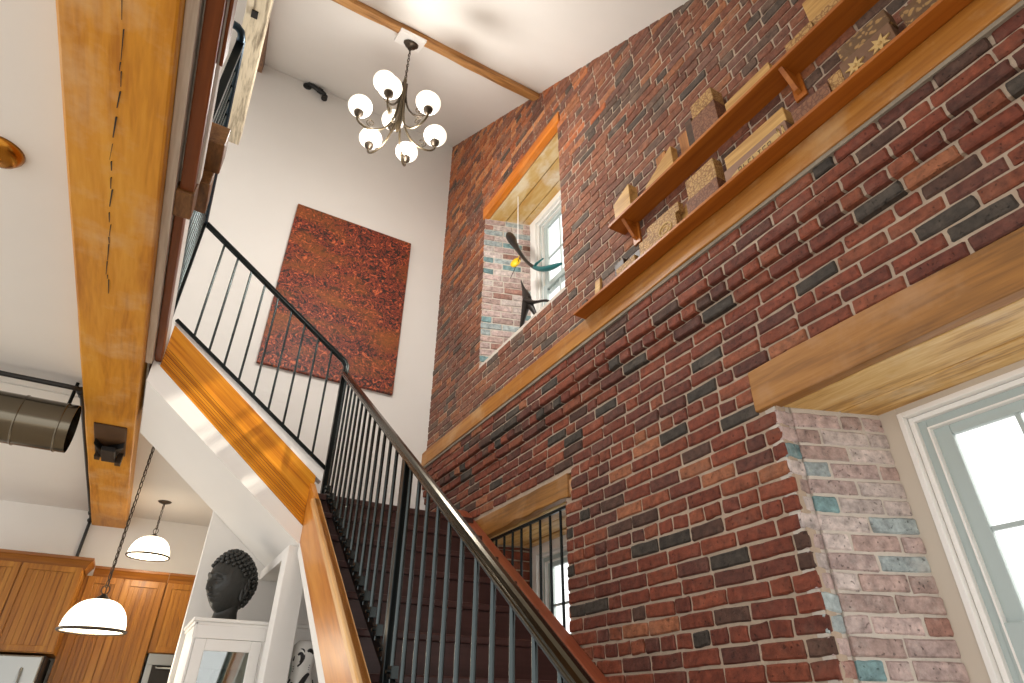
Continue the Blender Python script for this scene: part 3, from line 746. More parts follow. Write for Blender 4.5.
# ------------------------------------------------------------------ chandelier
CX, CY = .761, 3.19
zc = roof(CY)-.065
chd = thing('chandelier', (CX, CY, 3.62), 'bronze chandelier with nine lit white glass globes hanging from the ceiling timber', 'chandelier')
mb = MB(); nrm = Vector((0, -.6632, 1)).normalized(); tdir = Vector((0, 1, .6632)).normalized()
mb.obox((.745, 3.17, roof(3.17)-.082), (.115, 0, 0), tdir*.13, nrm*.014); obj('mounting_plate', mb, M['white_trim'], chd, bevel=.004, label='white square mounting plate')
mb = MB(); mb.lathe([(.0, -.05), (.015, -.05), (.022, -.036), (.042, -.03), (.052, -.016), (.064, -.008), (.066, .006), (.0, .006)], (CX, CY, roof(CY)-.112), 24, axis=nrm); obj('canopy', mb, M['bronze'], chd)
def chain(mb, a, b, ln=.045, w=.011, r=.0028, m=0):
    a, b = Vector(a), Vector(b); d = (b-a); n = max(2, int(d.length/(ln*.78))); d.normalize()
    s1 = d.orthogonal().normalized(); s2 = d.cross(s1)
    for i in range(n):
        c = a+(b-a)*((i+.5)/n); s = s1 if i % 2 else s2; P = []
        for k in range(11):
            an = 2*PI*k/10; P.append(c+d*math.sin(an)*ln/2+s*math.cos(an)*w)
        mb.tube(P, r, 6, m)
mb = MB(); chain(mb, (CX, CY, zc-.1), (CX, CY, 4.52)); mb.tube([(CX+.006, CY, zc-.1), (CX-.006, CY, 4.8), (CX+.004, CY, 4.5)], .003, 6); obj('chain', mb, M['bronze'], chd)
mb = MB(); mb.lathe([(0, 4.52), (.012, 4.52), (.016, 4.48), (.012, 4.44), (.02, 4.42), (.02, 4.05), (.028, 3.98), (.022, 3.90), (.01, 3.86), (0, 3.84)], (CX, CY, 0), 16); obj('stem', mb, M['bronze_lit'], chd)
def bez(P, n=14):
    out = []
    for i in range(n+1):
        t = i/n; Q = [Vector(p) for p in P]
        while len(Q) > 1: Q = [Q[k]*(1-t)+Q[k+1]*t for k in range(len(Q)-1)]
        out.append(Q[0])
    return out
def globe_arm(ang, Rr, zg, z_top, lowz):
    d = Vector((math.cos(ang), math.sin(ang), 0)); c = Vector((CX, CY, 0)); U = Vector((0, 0, 1))
    cup = c+d*Rr+U*(zg-.115)
    p = bez([c+d*.02+U*z_top, c+d*.02+U*(lowz+.15), c+d*.03+U*(lowz-.10), c+d*(Rr*.75)+U*(lowz-.12), c+d*(Rr+.035)+U*(lowz-.04), cup-U*.02], 18)
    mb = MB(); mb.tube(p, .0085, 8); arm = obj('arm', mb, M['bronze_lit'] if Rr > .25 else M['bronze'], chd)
    mb = MB()
    for tt, rad in ((.45, .04),):
        b = p[int(18*.62)]+U*.01; sp = []
        for k in range(22):
            an = k/21*3.4*PI/2*1.6; q = rad*(1-k/30)
            sp.append(b+d*(.02+q*math.sin(an)*.9-.02)+U*(.055-q*math.cos(an)))
        mb.tube(sp, .0035, 6)
    obj('scroll', mb, M['bronze_lit'], arm)
    mb = MB(); mb.lathe([(0, -.03), (.014, -.03), (.02, -.012), (.034, -.004), (.038, .018), (.034, .022), (0, .022)], cup, 16); obj('cup', mb, M['bronze'], chd)
    mb = MB(); rg_ = .087
    mb.lathe([(.036, 0)]+[(rg_*math.sin(PI*(1-k/12*.80)-.0)*1.0, .09-rg_*.92*math.cos(PI*k/12*.80+.38)) for k in range(1, 12)]+[(.052, .176), (.046, .176)], cup+U*.018, 22)
    gl = MB(); prof = []
    for k in range(15):
        th = .36+k/14*(PI-.36-.55); prof.append((rg_*math.sin(th)*1.06, .078-rg_*.9*math.cos(th)))
    gl.lathe(prof, cup+U*.012, 24); obj('globe', gl, M['globe'], chd)
cl_ = bpy.data.lights.new('chandelier_light', 'POINT'); cl_.energy = 52; cl_.color = (1, .965, .91); cl_.shadow_soft_size = .16
clo = bpy.data.objects.new('chandelier_light', cl_); COL.objects.link(clo); clo.location = (CX, CY, 3.60)
for k in range(6): globe_arm(math.radians(-122+60*k-1), .305, 4.0, 4.35, 3.83)
for k in range(3): globe_arm(math.radians(-150+120*k), .205, 4.24, 4.44, 4.10)

# ------------------------------------------------------------------ shelves with carved blocks
zsl, zsu = 2.125, 2.540
def shelf(name, x0, y0, y1, z, th, label, br):
    t = thing(name, (XU-.05, (y0+y1)/2, z), label, 'shelf')
    mb = MB(); mb.box(x0, XU+.004, y0, y1, z, z+th); obj('board', mb, M['shelf'], t, bevel=.003)
    p = None
    for y in br:
        mb = MB(); mb.prism([(XU+.002, z), (x0+.020, z), (x0+.040, z-.03), (XU-.035, z-.11), (XU+.002, z-.13)], 'y', y-.011, y+.011)
        mb.box(XU-.012, XU+.003, y-.03, y+.03, z-.15, z)
        obj('bracket', mb, M['shelf'], t, bevel=.002)
    return t
shelf('wall_shelf', 1.872, -.6, 2.545, ZB+.147, .018, 'long orange wooden shelf resting on the ochre wall timber', [])
shelf('wall_shelf', 1.872, -.6, 2.14, zsu, .020, 'upper orange wooden shelf on brackets, above the long one', [2.03, .885, -.25])
zsl = ZB+.147+.018; zsu += .020

def block_mats():
    def cm(name, hi, lo, sc, kind):
        m, n, l, b = new_mat(name); t = n.new('ShaderNodeTexCoord')
        v = n.new('ShaderNodeTexVoronoi'); v.feature = 'DISTANCE_TO_EDGE' if kind == 0 else 'F1'; v.inputs['Scale'].default_value = sc
        z = n.new('ShaderNodeTexNoise'); z.inputs['Scale'].default_value = 18; l.new(t.outputs['Object'], z.inputs['Vector'])
        mp = n.new('ShaderNodeVectorMath'); mp.operation = 'MULTIPLY_ADD'; mp.inputs[1].default_value = (.05, .05, .05)
        l.new(z.outputs['Color'], mp.inputs[0]); l.new(t.outputs['Object'], mp.inputs[2]); l.new(mp.outputs[0], v.inputs['Vector'])
        r = n.new('ShaderNodeValToRGB'); r.color_ramp.elements[0].position = .06 if kind == 0 else .28; r.color_ramp.elements[1].position = .14 if kind == 0 else .42
        a, c = (lo, hi) if kind == 0 else (hi, lo)
        r.color_ramp.elements[0].color = (*lin(a), 1); r.color_ramp.elements[1].color = (*lin(c), 1)
        l.new(v.outputs['Distance'], r.inputs[0])
        mx = n.new('ShaderNodeMix'); mx.data_type = 'RGBA'; mx.blend_type = 'MULTIPLY'; mx.inputs['Factor'].default_value = .5
        l.new(r.outputs[0], mx.inputs['A']); l.new(z.outputs[0], mx.inputs['B']); l.new(mx.outputs['Result'], b.inputs['Base Color'])
        b.inputs['Roughness'].default_value = .6
        bp = n.new('ShaderNodeBump'); bp.inputs['Strength'].default_value = .8; bp.inputs['Distance'].default_value = .004
        l.new(v.outputs['Distance'], bp.inputs['Height']); l.new(bp.outputs[0], b.inputs['Normal'])
        return m
    return dict(carve=cm('carved_tan_wood', (204, 160, 98), (158, 112, 60), 48, 0), flower=cm('carved_flower_wood', (176, 136, 82), (112, 80, 48), 36, 1),
                red=cm('carved_red_wood', (150, 100, 70), (118, 74, 50), 50, 0),
                plain=wood('pale_block_wood', 'y', (216, 178, 116), (198, 156, 92), (160, 116, 60), gs=10, bump=.2),
                tan=wood('tan_block_wood', 'z', (196, 138, 76), (172, 112, 56), (128, 78, 36), gs=10), dark=wood('dark_block_wood', 'y', (104, 74, 50), (80, 54, 36), (52, 34, 22), gs=10, bump=.2))
BM = block_mats()
M['flowerw'] = plain('carved_flower_relief', (190, 156, 98), .6)
def cblock(z, y0, y1, h, x0, dep, mat, label, lean=0.0, taper=0.0, z0=None, holes_=True, group=None, relief=None):
    """block standing on a shelf: y0 far end > y1 near end; front face at x0, depth dep to the wall side"""
    zz = z if z0 is None else z0
    t = MB(); c = [(y0, zz), (y1, zz), (y1-lean, zz+h), (y0-lean, zz+h-taper)]
    t.prism(c, 'x', x0, x0+dep)
    n = 'carved_block'
    root = thing(n, (x0+dep/2, (y0+y1)/2, zz), label, 'wooden block', group)
    obj('body', t, mat, root, bevel=.003)
    if relief:
        r = MB(); relief(r); obj('relief', r, M['flowerw'], root)
    return root
XA = 1.90; XB = 1.893
# lower shelf, far end first
cblock(zsl, 2.49, 2.44, .055, XA, .04, BM['dark'], 'tiny dark wooden block at the far end of the lower shelf')
cblock(zsl, 2.385, 2.335, .145, XA+.02, .02, BM['plain'], 'thin upright pale strip of wood near the far end of the lower shelf', lean=.02)
cblock(zsl, 2.33, 2.19, .12, XA+.035, .03, BM['red'], 'reddish carved block leaning on the brick next to the thin upright strip')
cblock(zsl, 2.185, 2.10, .15, XA+.03, .05, BM['dark'], 'dark rounded carved block on the lower shelf, behind a pale carved one')
cblock(zsl, 2.14, 1.975, .075, XA, .03, BM['carve'], 'small pale pierced carved block low on the lower shelf')
cblock(zsl, 2.065, 1.955, .135, XA+.045, .045, BM['dark'], 'brown upright block standing just under the end of the upper shelf')
def rosette(y, z, r, x):
    def f(mb):
        P = [(x, y+r*math.cos(2*PI*k/24), z+r*.8*math.sin(2*PI*k/24)) for k in range(25)]; mb.tube(P, .006, 6)
        P = [(x, y+r*.5*math.cos(2*PI*k/16), z+r*.4*math.sin(2*PI*k/16)) for k in range(17)]; mb.tube(P, .004, 6)
    return f
cblock(zsl, 1.93, 1.635, .115, XA, .04, BM['carve'], 'long pale carved block with an oval rosette on the lower shelf', relief=rosette(1.72, zsl+.06, .045, XA))
cblock(zsl, 1.86, 1.61, .06, XA+.005, .04, BM['carve'], 'pale carved strip lying on the long block with the rosette', z0=zsl+.116)
cblock(zsl, 1.73, 1.60, .20, XA+.05, .035, BM['plain'], 'plain wedge of wood leaning behind the block with the rosette', lean=.05, taper=.09)
cblock(zsl, 1.555, 1.345, .115, XA, .07, BM['red'], 'reddish carved block under a pale carved block on the lower shelf')
cblock(zsl, 1.54, 1.345, .135, XA+.005, .065, BM['carve'], 'pale carved block stacked on the reddish carved block', z0=zsl+.116)
def letters(mb):
    # worn raised lettering on a pale ribbon
    x = XA-.001
    P = [(1.245, .012), (1.02, .012), (.985, .035), (1.0, .060), (1.10, .052), (1.20, .048), (1.262, .030)]
    mb.prism([(y, zsl+z) for y, z in P], 'x', x-.003, x+.002)
    for k in range(4):
        a = .955+.012*k; mb.prism([(a, zsl+.018), (a+.006, zsl+.018), (a+.012-.012*(k % 2), zsl+.075), (a+.006-.012*(k % 2), zsl+.075)], 'x', x-.004, x+.002)
bk = cblock(zsl, 1.30, .945, .095, XA, .07, plain('dull_mauve_wood', (140, 106, 84), .6, var=.15, vscale=20), 'long mauve-brown block carved with a lettered ribbon, lower of two on the lower shelf', relief=letters)
def strokes():
    mb = MB(); x = XA-.0055; G = {'O': [[(0, 0), (1, 0), (1, 2), (0, 2), (0, 0)]], 'L': [[(0, 2), (0, 0), (1, 0)]], 'C': [[(1, 0), (0, 0), (0, 2), (1, 2)]], 'E': [[(1, 0), (0, 0), (0, 2), (1, 2)], [(0, 1), (.8, 1)]], 'T': [[(.5, 0), (.5, 2)], [(0, 2), (1, 2)]], 'D': [[(0, 0), (.7, 0), (1, 1), (.7, 2), (0, 2), (0, 0)]]}
    for i, chh in enumerate('OLCLTCO'):
        for pl in G[chh]:
            mb.tube([(x, 1.215-.028*i-.015*p[0], zsl+.024+.009*p[1]) for p in pl], .0016, 5)
    return mb
obj('lettering', strokes(), M['ink'], bk)
cblock(zsl, 1.285, .940, .085, XA+.008, .06, BM['plain'], 'long pale carved block lying on the lettered block', z0=zsl+.097)
cblock(zsl, .915, .735, .11, XA+.01, .05, BM['red'], 'flat reddish carved block on the lower shelf near the middle bracket')
cblock(zsl, .735, .675, .13, XA+.02, .045, BM['carve'], 'small notched tan block beside the block with star flowers')
def flowers(mb):
    for yc, zc_, r in ((.615, zsl+.05, .042), (.51, zsl+.055, .045)):
        P = []
        for k in range(14):
            rr_ = r if k % 2 == 0 else r*.45; an = 2*PI*k/14+.2; P.append((yc+rr_*math.cos(an), zc_+rr_*math.sin(an)))
        mb.prism(P, 'x', XA-.007, XA+.002); mb.ball((XA-.006, yc, zc_), .010, 8)
cblock(zsl, .668, .455, .125, XA, .065, plain('dark_flower_ground', (112, 80, 56), .6, var=.2, vscale=20), 'block carved with two large star-shaped flowers on the lower shelf', relief=flowers)
cblock(zsl, .655, .45, .085, XA+.004, .06, BM['flower'], 'narrow block carved with petals, stacked on the star-flower block', z0=zsl+.126)
cblock(zsl, .42, .20, .15, XA+.02, .05, BM['flower'], 'ornate carved block on the lower shelf at the top edge of the photo')
# upper shelf
cblock(zsu, 2.11, 1.96, .20, XB+.015, .07, BM['plain'], 'pale wedge-shaped block on a thin board at the far end of the upper shelf', taper=.055, z0=zsu+.019)
cblock(zsu, 2.125, 1.90, .018, XB-.01, .095, BM['tan'], 'thin tan board lying at the far end of the upper shelf')
cblock(zsu, 1.75, 1.67, .25, XB+.055, .028, BM['tan'], 'orange-tan plank standing against the brick on the upper shelf')
cblock(zsu, 1.81, 1.58, .165, XB, .05, BM['plain'], 'pale board with a slanted top in front of the tan plank on the upper shelf', taper=.12)
cblock(zsu, 1.56, 1.478, .24, XB+.055, .028, BM['tan'], 'narrow upright brown plank left of the stacked carved blocks, upper shelf')
cblock(zsu, 1.472, 1.425, .245, XB+.02, .05, BM['dark'], 'dark thin upright slab beside the stacked carved blocks, upper shelf')
cblock(zsu, 1.415, 1.25, .185, XB, .085, BM['red'], 'large dull carved block at the bottom of the stack on the upper shelf')
cblock(zsu, 1.400, 1.25, .10, XB, .085, BM['carve'], 'carved block with pale ornament on top of the stack, upper shelf', z0=zsu+.187)
cblock(zsu, 1.19, .92, .062, XB-.012, .055, BM['plain'], 'long thin pale board lying along the edge of the upper shelf')
cblock(zsu, .83, .69, .06, XB-.01, .03, BM['carve'], 'low carved strip in front on the upper shelf near its middle bracket')
cblock(zsu, .80, .52, .10, XB+.022, .06, BM['carve'], 'carved pale block under a smooth one, upper shelf, at the top edge')
cblock(zsu, .71, .50, .15, XB+.027, .05, BM['plain'], 'smooth pale block stacked on a carved one, upper shelf, at the top edge', z0=zsu+.102)

# ------------------------------------------------------------------ hanging sculpture in the niche
mo = thing('hanging_sculpture', (2.14, 3.45, 2.7), 'hanging metal sculpture with a teal horn and yellow disc in the high niche', 'sculpture')
X = 2.14; s = X/2.12
mb = MB(); mb.tube([(X, 3.665*s, 4.30), (X, 3.665*s, 3.68*s)], .004, 6); obj('cord', mb, M['cord'], mo)
P = bez([(X, 3.84*s, 3.91*s), (X, 3.72*s, 3.72*s), (X, 3.56*s, 3.36*s), (X, 3.40*s, 3.12*s), (X, 3.22*s, 3.06*s), (X, 3.0*s, 2.97*s)], 20)
rad = [.03, .042, .042, .036, .028, .023, .020, .018, .016, .015, .015, .016, .018, .02, .022, .024, .025, .025, .022, .018, .01]
mb = MB(); mb.tube(P[:13], rad[:13], 12); obj('horn', mb, M['darkmetal'], mo, label='dark tapering stem with a bulb end')
mb = MB(); mb.tube(P[12:], rad[12:], 12); mb.tube([P[12], (X-.02, 3.33*s, 3.19*s), (X-.02, 3.22*s, 3.17*s)], [.014, .012, .006], 8); obj('horn', mb, M['teal'], mo, label='teal horn tip')
mb = MB(); mb.lathe([(0, -.01), (.05, -.008), (.05, .008), (0, .01)], (X-.005, 3.70*s, 3.47*s), 18, axis=(1, .5, -.2)); mb.tube([(X-.005, 3.70*s, 3.47*s), (X-.002, 3.60*s, 3.52*s)], .003, 6); obj('disc', mb, M['yellow'], mo)
mb = MB(); mb.tube([(X, 3.60*s, 3.50*s), (X, 3.80*s, 3.36*s)], .003, 6); obj('wire', mb, M['darkmetal'], mo)
ms = thing('standing_sculpture', (2.14, 3.5, 2.585), 'dark forked metal sculpture standing on the niche sill', 'sculpture')
mb = MB(); c = (X, 3.50*s, 2.93*s)
mb.tube(bez([(X, 3.61*s, 3.21*s), (X, 3.56*s, 3.06*s), c], 8), [.006, .01, .014, .02, .028, .038, .046, .05, .05], 10, flat=.5)
mb.tube(bez([c, (X, 3.40*s, 2.83*s), (X, 3.30*s, 2.82*s), (X, 3.18*s, 2.73*s)], 10), [.05, .04, .03, .024, .02, .018, .016, .016, .016, .018, .012], 10, flat=.6)
mb.tube(bez([c, (X, 3.58*s, 2.82*s), (X, 3.62*s, 2.70*s), (X, 3.63*s, 2.585)], 10), [.05, .042, .034, .028, .024, .02, .018, .016, .015, .014, .014], 10, flat=.6)
mb.tube(bez([c, (X+.04, 3.46*s, 2.80*s), (X+.05, 3.40*s, 2.70*s), (X+.05, 3.38*s, 2.585)], 10), [.045, .036, .03, .024, .02, .018, .016, .014, .012, .012, .012], 10, flat=.6)
obj('body', mb, M['darkmetal'], ms)

# ------------------------------------------------------------------ kitchen
def bead_door(name, x0, x1, y, z0, z1, parent, grooves=7, fw=.055):
    d = thing(name, ((x0+x1)/2, y, z0)); d.parent = parent; d.location = Vector(((x0+x1)/2, y, z0))-wloc(parent)
    mb = MB(); t = .02
    mb.box(x0, x0+fw, y-t, y, z0, z1); mb.box(x1-fw, x1, y-t, y, z0, z1); mb.box(x0+fw, x1-fw, y-t, y, z1-fw, z1); mb.box(x0+fw, x1-fw, y-t, y, z0, z0+fw)
    obj('frame', mb, M['cab'], d, bevel=.003)
    mb = MB(); w = (x1-x0-2*fw)/grooves
    for k in range(grooves): mb.box(x0+fw+w*k+.003, x0+fw+w*(k+1)-.003, y-.010, y-.001, z0+fw, z1-fw)
    mb.box(x0+fw, x1-fw, y-.004, y, z0+fw, z1-fw)
    obj('beadboard', mb, M['cab'], d, bevel=.002)
    return d
ck = thing('kitchen_cabinet', (-1.25, 8.3, .50), 'honey oak upper cabinet over the steel refrigerator', 'cabinet')
mb = MB(); mb.box(-1.90, -.60, 8.02, 8.75, .50, 1.31); obj('carcass', mb, M['cab'], ck, bevel=.003)
bead_door('door', -1.64, -1.14, 8.02, .51, 1.30, ck, 8); bead_door('door', -1.126, -.61, 8.02, .51, 1.30, ck, 8)
def crown(x0, x1, yf, yb, parent, retl=False, retr=False):
    mb = MB(); pr = [(0, 1.285), (-.012, 1.285), (-.02, 1.305), (-.028, 1.325), (-.05, 1.36), (-.062, 1.372), (-.066, 1.398), (0, 1.398)]
    n = len(pr); xr = [x1+(-p[0] if retr else 0) for p in pr]
    vs = [(x0, yf+p[0], p[1]) for p in pr]+[(xr[i], yf+p[0], p[1]) for i, p in enumerate(pr)]
    if retr: vs += [(xr[i], yb, p[1]) for i, p in enumerate(pr)]
    fs = [(i, i+n, (i+1) % n+n, (i+1) % n) for i in range(n)]
    if retr: fs += [(i+n, i+2*n, (i+1) % n+2*n, (i+1) % n+n) for i in range(n)]
    mb.add(vs, fs); mb.add([vs[i] for i in range(n)], [tuple(range(n))]); e = 2*n if retr else n
    mb.add([vs[e+i] for i in range(n)], [tuple(range(n))])
    obj('crown', mb, M['crown'], parent)
crown(-1.95, -.60, 8.02, 8.435, ck, retr=True)
cp = thing('pantry_cabinet', (-.2, 8.6, FL), 'tall honey oak pantry with two beadboard doors behind the hanging lamps', 'cabinet')
mb = MB(); mb.box(-.60, .215, 8.44, 8.75, FL, 1.30); obj('carcass', mb, M['cab'], cp, bevel=.003)
bead_door('door', -.56, -.222, 8.44, FL+.12, 1.295, cp, 5, .07); bead_door('door', -.214, .207, 8.44, FL+.12, 1.295, cp, 6, .07)
crown(-.53, .215, 8.44, 8.7, cp)
cm_ = thing('kitchen_cabinet', (.5, 8.6, .575), 'honey oak upper cabinet over the steel microwave', 'cabinet')
mb = MB(); mb.box(.218, .98, 8.44, 8.75, .575, 1.30); obj('carcass', mb, M['cab'], cm_, bevel=.003)
bead_door('door', .225, .595, 8.44, .58, 1.295, cm_, 5, .06); bead_door('door', .605, .975, 8.44, .58, 1.295, cm_, 5, .06)
crown(.218, .98, 8.44, 8.7, cm_)
fr = thing('refrigerator', (-1.1, 8.3, FL), 'stainless steel refrigerator with a black side, cut off at the lower left', 'refrigerator')
mb = MB(); mb.box(-1.56, -.65, 8.0, 8.72, FL, .48); obj('cabinet_body', mb, M['black'], fr, bevel=.006)
mb = MB(); mb.box(-1.56, -1.115, 7.93, 7.995, FL+.1, .475); obj('door', mb, M['steel'], fr, bevel=.015)
mb = MB(); mb.box(-1.105, -.66, 7.93, 7.995, FL+.1, .475); obj('door', mb, M['steel'], fr, bevel=.015)
for x in (-1.15, -.80):
    mb = MB(); mb.tube(bez([(x, 7.93, .36), (x, 7.86, .36), (x, 7.86, .2), (x, 7.86, -.1), (x, 7.86, -.26), (x, 7.93, -.28)], 14), .013, 10); obj('handle', mb, M['steel'], fr)
mw = thing('microwave', (.6, 8.55, .16), 'stainless built-in microwave beside the pantry, partly hidden by the wall edge', 'microwave')
mb = MB(); mb.box(.235, .97, 8.42, 8.74, .16, .573); obj('body', mb, M['black'], mw, bevel=.004)
mb = MB(); mb.box(.24, .965, 8.40, 8.42, .46, .568); mb.box(.24, .30, 8.40, 8.42, .165, .46); mb.box(.90, .965, 8.40, 8.42, .165, .46); mb.box(.30, .90, 8.40, 8.42, .165, .2); obj('front_frame', mb, M['steel'], mw, bevel=.003)
mb = MB(); mb.box(.305, .895, 8.405, 8.415, .205, .455); obj('door_glass', mb, plain('dark_oven_glass', (40, 36, 32), .1), mw)
mb = MB(); mb.tube([(.34, 8.40, .44), (.34, 8.37, .43), (.86, 8.37, .43), (.86, 8.40, .44)], .010, 8); obj('handle', mb, M['steel'], mw)

def pendant(x, y, zr, zc_, R_, label, grp):
    t = thing('pendant_lamp', (x, y, zr), label, 'pendant lamp', grp)
    U = Vector((0, 0, 1)); H = R_*1.02
    pr = [(R_*(math.cos(a)**.75 if a < PI/2-.01 else .08), H*math.sin(a)) for a in [k/14*(PI/2-.10) for k in range(15)]]
    mb = MB(); mb.lathe(pr, (x, y, zr), 32); mb.lathe([(r*.97, h-.004) for r, h in pr], (x, y, zr), 32); obj('shade', mb, M['shade'], t, fix=False)
    mb = MB(); mb.lathe([(R_*.99, .004), (R_+.010, .010), (R_+.014, 0), (R_+.006, -.010), (R_*.97, -.006), (R_*.965, .002), (R_*.99, .004)], (x, y, zr), 32); obj('rim', mb, M['bronze'], t)
    ht = pr[-1][1]
    mb = MB(); mb.lathe([(R_*.36, ht-.030), (R_*.33, ht-.012), (R_*.20, ht+.010), (R_*.12, ht+.022), (.012, ht+.034), (0, ht+.035)], (x, y, zr), 20); obj('cap', mb, M['bronze'], t)
    mb = MB(); P = [(x+.024*math.cos(2*PI*k/14), y, zr+ht+.062+.03*math.sin(2*PI*k/14)) for k in range(15)]; mb.tube(P, .004, 6); obj('loop', mb, M['bronze'], t)
    mb = MB(); chain(mb, (x, y, zr+ht+.08), (x, y, zc_-.03), .06, .012, .0032); mb.tube([(x+.004, y, zr+ht+.03), (x-.006, y, (zr+zc_)/2+.2), (x+.004, y, zc_-.02)], .0035, 6); obj('chain', mb, M['bronze'], t)
    mb = MB(); mb.lathe([(0, -.03), (.02, -.028), (.06, -.012), (.072, 0), (0, 0)], (x, y, zc_), 22); obj('canopy', mb, M['bronze'], t)
    mb = MB(); mb.ball((x, y, zr+.12), .035, 12); obj('bulb', mb, M['globe'], t)
pendant(-.228, 5.3, .475, 2.05, .195, 'near hanging lamp with a white glass dome on a long chain', 'kitchen pendant lamps')
pendant(-.055, 7.86, 1.452, 2.05, .205, 'far hanging lamp with a white glass dome on a short chain', 'kitchen pendant lamps')
for p, e_ in (((-.228, 5.3, .42), 9), ((-.055, 7.86, 1.40), 8)):
    ld = bpy.data.lights.new('pendant_light', 'POINT'); ld.energy = e_; ld.color = (1, .86, .64); ld.shadow_soft_size = .08
    lo = bpy.data.objects.new('pendant_light', ld); COL.objects.link(lo); lo.location = p

# duct, pipes, bracket, brass canopy
du = thing('air_duct', (-1.6, 4.98, 1.54), 'round galvanised spiral air duct hanging under the kitchen ceiling, open end near the beam', 'duct')
mb = MB(); R_ = .168; zc_ = 1.705
prof = [(R_-.006, 0), (R_, 0)]
mb.lathe([(R_, 0), (R_, -2.4)], (-.735, 4.98, zc_), 40, axis=(1, 0, 0)); mb.lathe([(R_-.005, 0), (R_-.005, -2.4)], (-.735, 4.98, zc_), 40, axis=(1, 0, 0)); mb.lathe([(R_-.005, 0), (R_, 0)], (-.735, 4.98, zc_), 40, axis=(1, 0, 0))
obj('duct_body', mb, M['duct'], du, fix=False)
for x in (-.80, -1.04, -1.26, -1.5, -1.8, -2.1):
    mb = MB(); mb.lathe([(R_, -.006), (R_+.006, -.004), (R_+.006, .004), (R_, .006)], (x, 4.98, zc_), 40, axis=(1, 0, 0)); obj('seam', mb, M['duct'], du)
mb = MB(); mb.tube([(-.815, 4.98, zc_+R_), (-.815, 4.98, 2.05)], .012, 8); obj('hanger', mb, M['iron'], du)
gp = MB(); gp.tube([(-3.0, 4.86, 1.96), (-.84, 4.86, 1.96), (-.785, 4.87, 1.962), (-.765, 4.91, 1.965), (-.762, 5.0, 1.965), (-.762, 8.55, 1.965), (-.762, 8.68, 1.955), (-.762, 8.715, 1.92), (-.762, 8.715, 1.40)], .017, 10)
for p in ((-.765, 4.91, 1.965), (-.762, 8.70, 1.94)): gp.ball(p, .032, 10)
for y in (4.96, 8.45): gp.tube([(-.762, y-.03, 1.965), (-.762, y+.03, 1.965)], .026, 10)
obj('iron_pipe', gp, M['black'], label='thin black iron pipe running along the kitchen ceiling and beside the golden beam', cat='pipe')
bk = thing('iron_bracket', (-.555, 5.75, 1.88), 'black iron bracket bolted under the golden kitchen beam', 'bracket')
mb = MB(); mb.box(-.67, -.445, 5.30, 5.98, 1.888, 1.902); obj('plate', mb, plain('stained_iron_plate', (74, 48, 20), .6, var=.4, vscale=8), bk, bevel=.004)
mb = MB(); mb.prism([(-.66, 5.62), (-.60, 5.80), (-.45, 5.62), (-.50, 5.88), (-.53, 6.02), (-.60, 6.02), (-.62, 5.90)], 'z', 1.84, 1.89); mb.box(-.60, -.50, 5.66, 5.95, 1.81, 1.85); obj('hook', mb, M['black'], bk, bevel=.005)
mb = MB(); mb.box(-.50, -.455, 5.90, 5.99, 1.80, 1.888); obj('clip', mb, M['bronze'], bk, bevel=.004)
mb = MB(); mb.box(-.655, -.615, 5.88, 5.97, 1.82, 1.888); obj('clip', mb, M['bronze'], bk, bevel=.004)
br = thing('ceiling_canopy', (-1.03, 2.63, 2.01), 'round brass ceiling rose with a centre screw at the left edge', 'ceiling rose')
mb = MB(); mb.lathe([(.0, -.05), (.02, -.052), (.03, -.045), (.05, -.05), (.075, -.035), (.09, -.012), (.092, 0), (0, 0)], (-1.035, 2.64, 2.05), 32); obj('dish', mb, M['brass'], br)
mb = MB(); mb.ball((-1.035, 2.64, 1.997), .012, 10); obj('screw', mb, M['bronze'], br)

# ------------------------------------------------------------------ under the stair: hutch, head, jar
hu = thing('display_cabinet', (.75, 4.75, FL), 'white display cabinet with glazed doors standing under the stair', 'cabinet')
x0, x1, yf, zt_ = .335, 1.15, 4.52, .495
mb = MB(); mb.box(x0, x0+.03, yf+.02, 5.12, FL, zt_); mb.box(x1-.03, x1, yf+.02, 5.12, FL, zt_); mb.box(x0, x1, 5.10, 5.13, FL, zt_); mb.box(x0, x1, yf+.02, 5.12, zt_-.02, zt_); mb.box(x0, x1, yf+.02, 5.12, FL, FL+.1)
mb.box(x0, x1, yf+.002, yf+.04, .402, zt_); mb.box(x0, x0+.015, yf, yf+.03, FL, zt_); mb.box(x1-.015, x1, yf, yf+.03, FL, zt_); mb.box(.746, .754, yf+.001, yf+.03, FL, zt_); obj('case', mb, M['white_trim'], hu, bevel=.003)
mb = MB(); mb.box(x0-.02, x1+.02, yf-.01, 5.15, zt_, zt_+.022); mb.box(x0-.01, x1+.01, yf+.0, 5.14, zt_-.022, zt_); obj('top', mb, M['white_trim'], hu, bevel=.006)
for (a, b) in ((.352, .745), (.755, 1.133)):
    d = thing('door', ((a+b)/2, yf, FL+.1)); d.parent = hu; d.location = Vector(((a+b)/2, yf, FL+.1))-wloc(hu)
    mb = MB(); fw = .065; za, zb2 = FL+.11, .40
    mb.box(a, a+fw, yf, yf+.02, za, zb2); mb.box(b-fw, b, yf, yf+.02, za, zb2); mb.box(a+fw, b-fw, yf, yf+.02, zb2-fw, zb2); mb.box(a+fw, b-fw, yf, yf+.02, za, za+fw)
    obj('frame', mb, M['white_trim'], d, bevel=.004)
    mb = MB(); mb.box(a+fw, b-fw, yf+.008, yf+.012, za+fw, zb2-fw); obj('pane', mb, M['cabglass'], d)
mb = MB(); mb.box(x0+.03, x1-.03, 5.085, 5.10, FL+.1, zt_-.02); obj('back_lining', mb, M['greygreen'], hu)
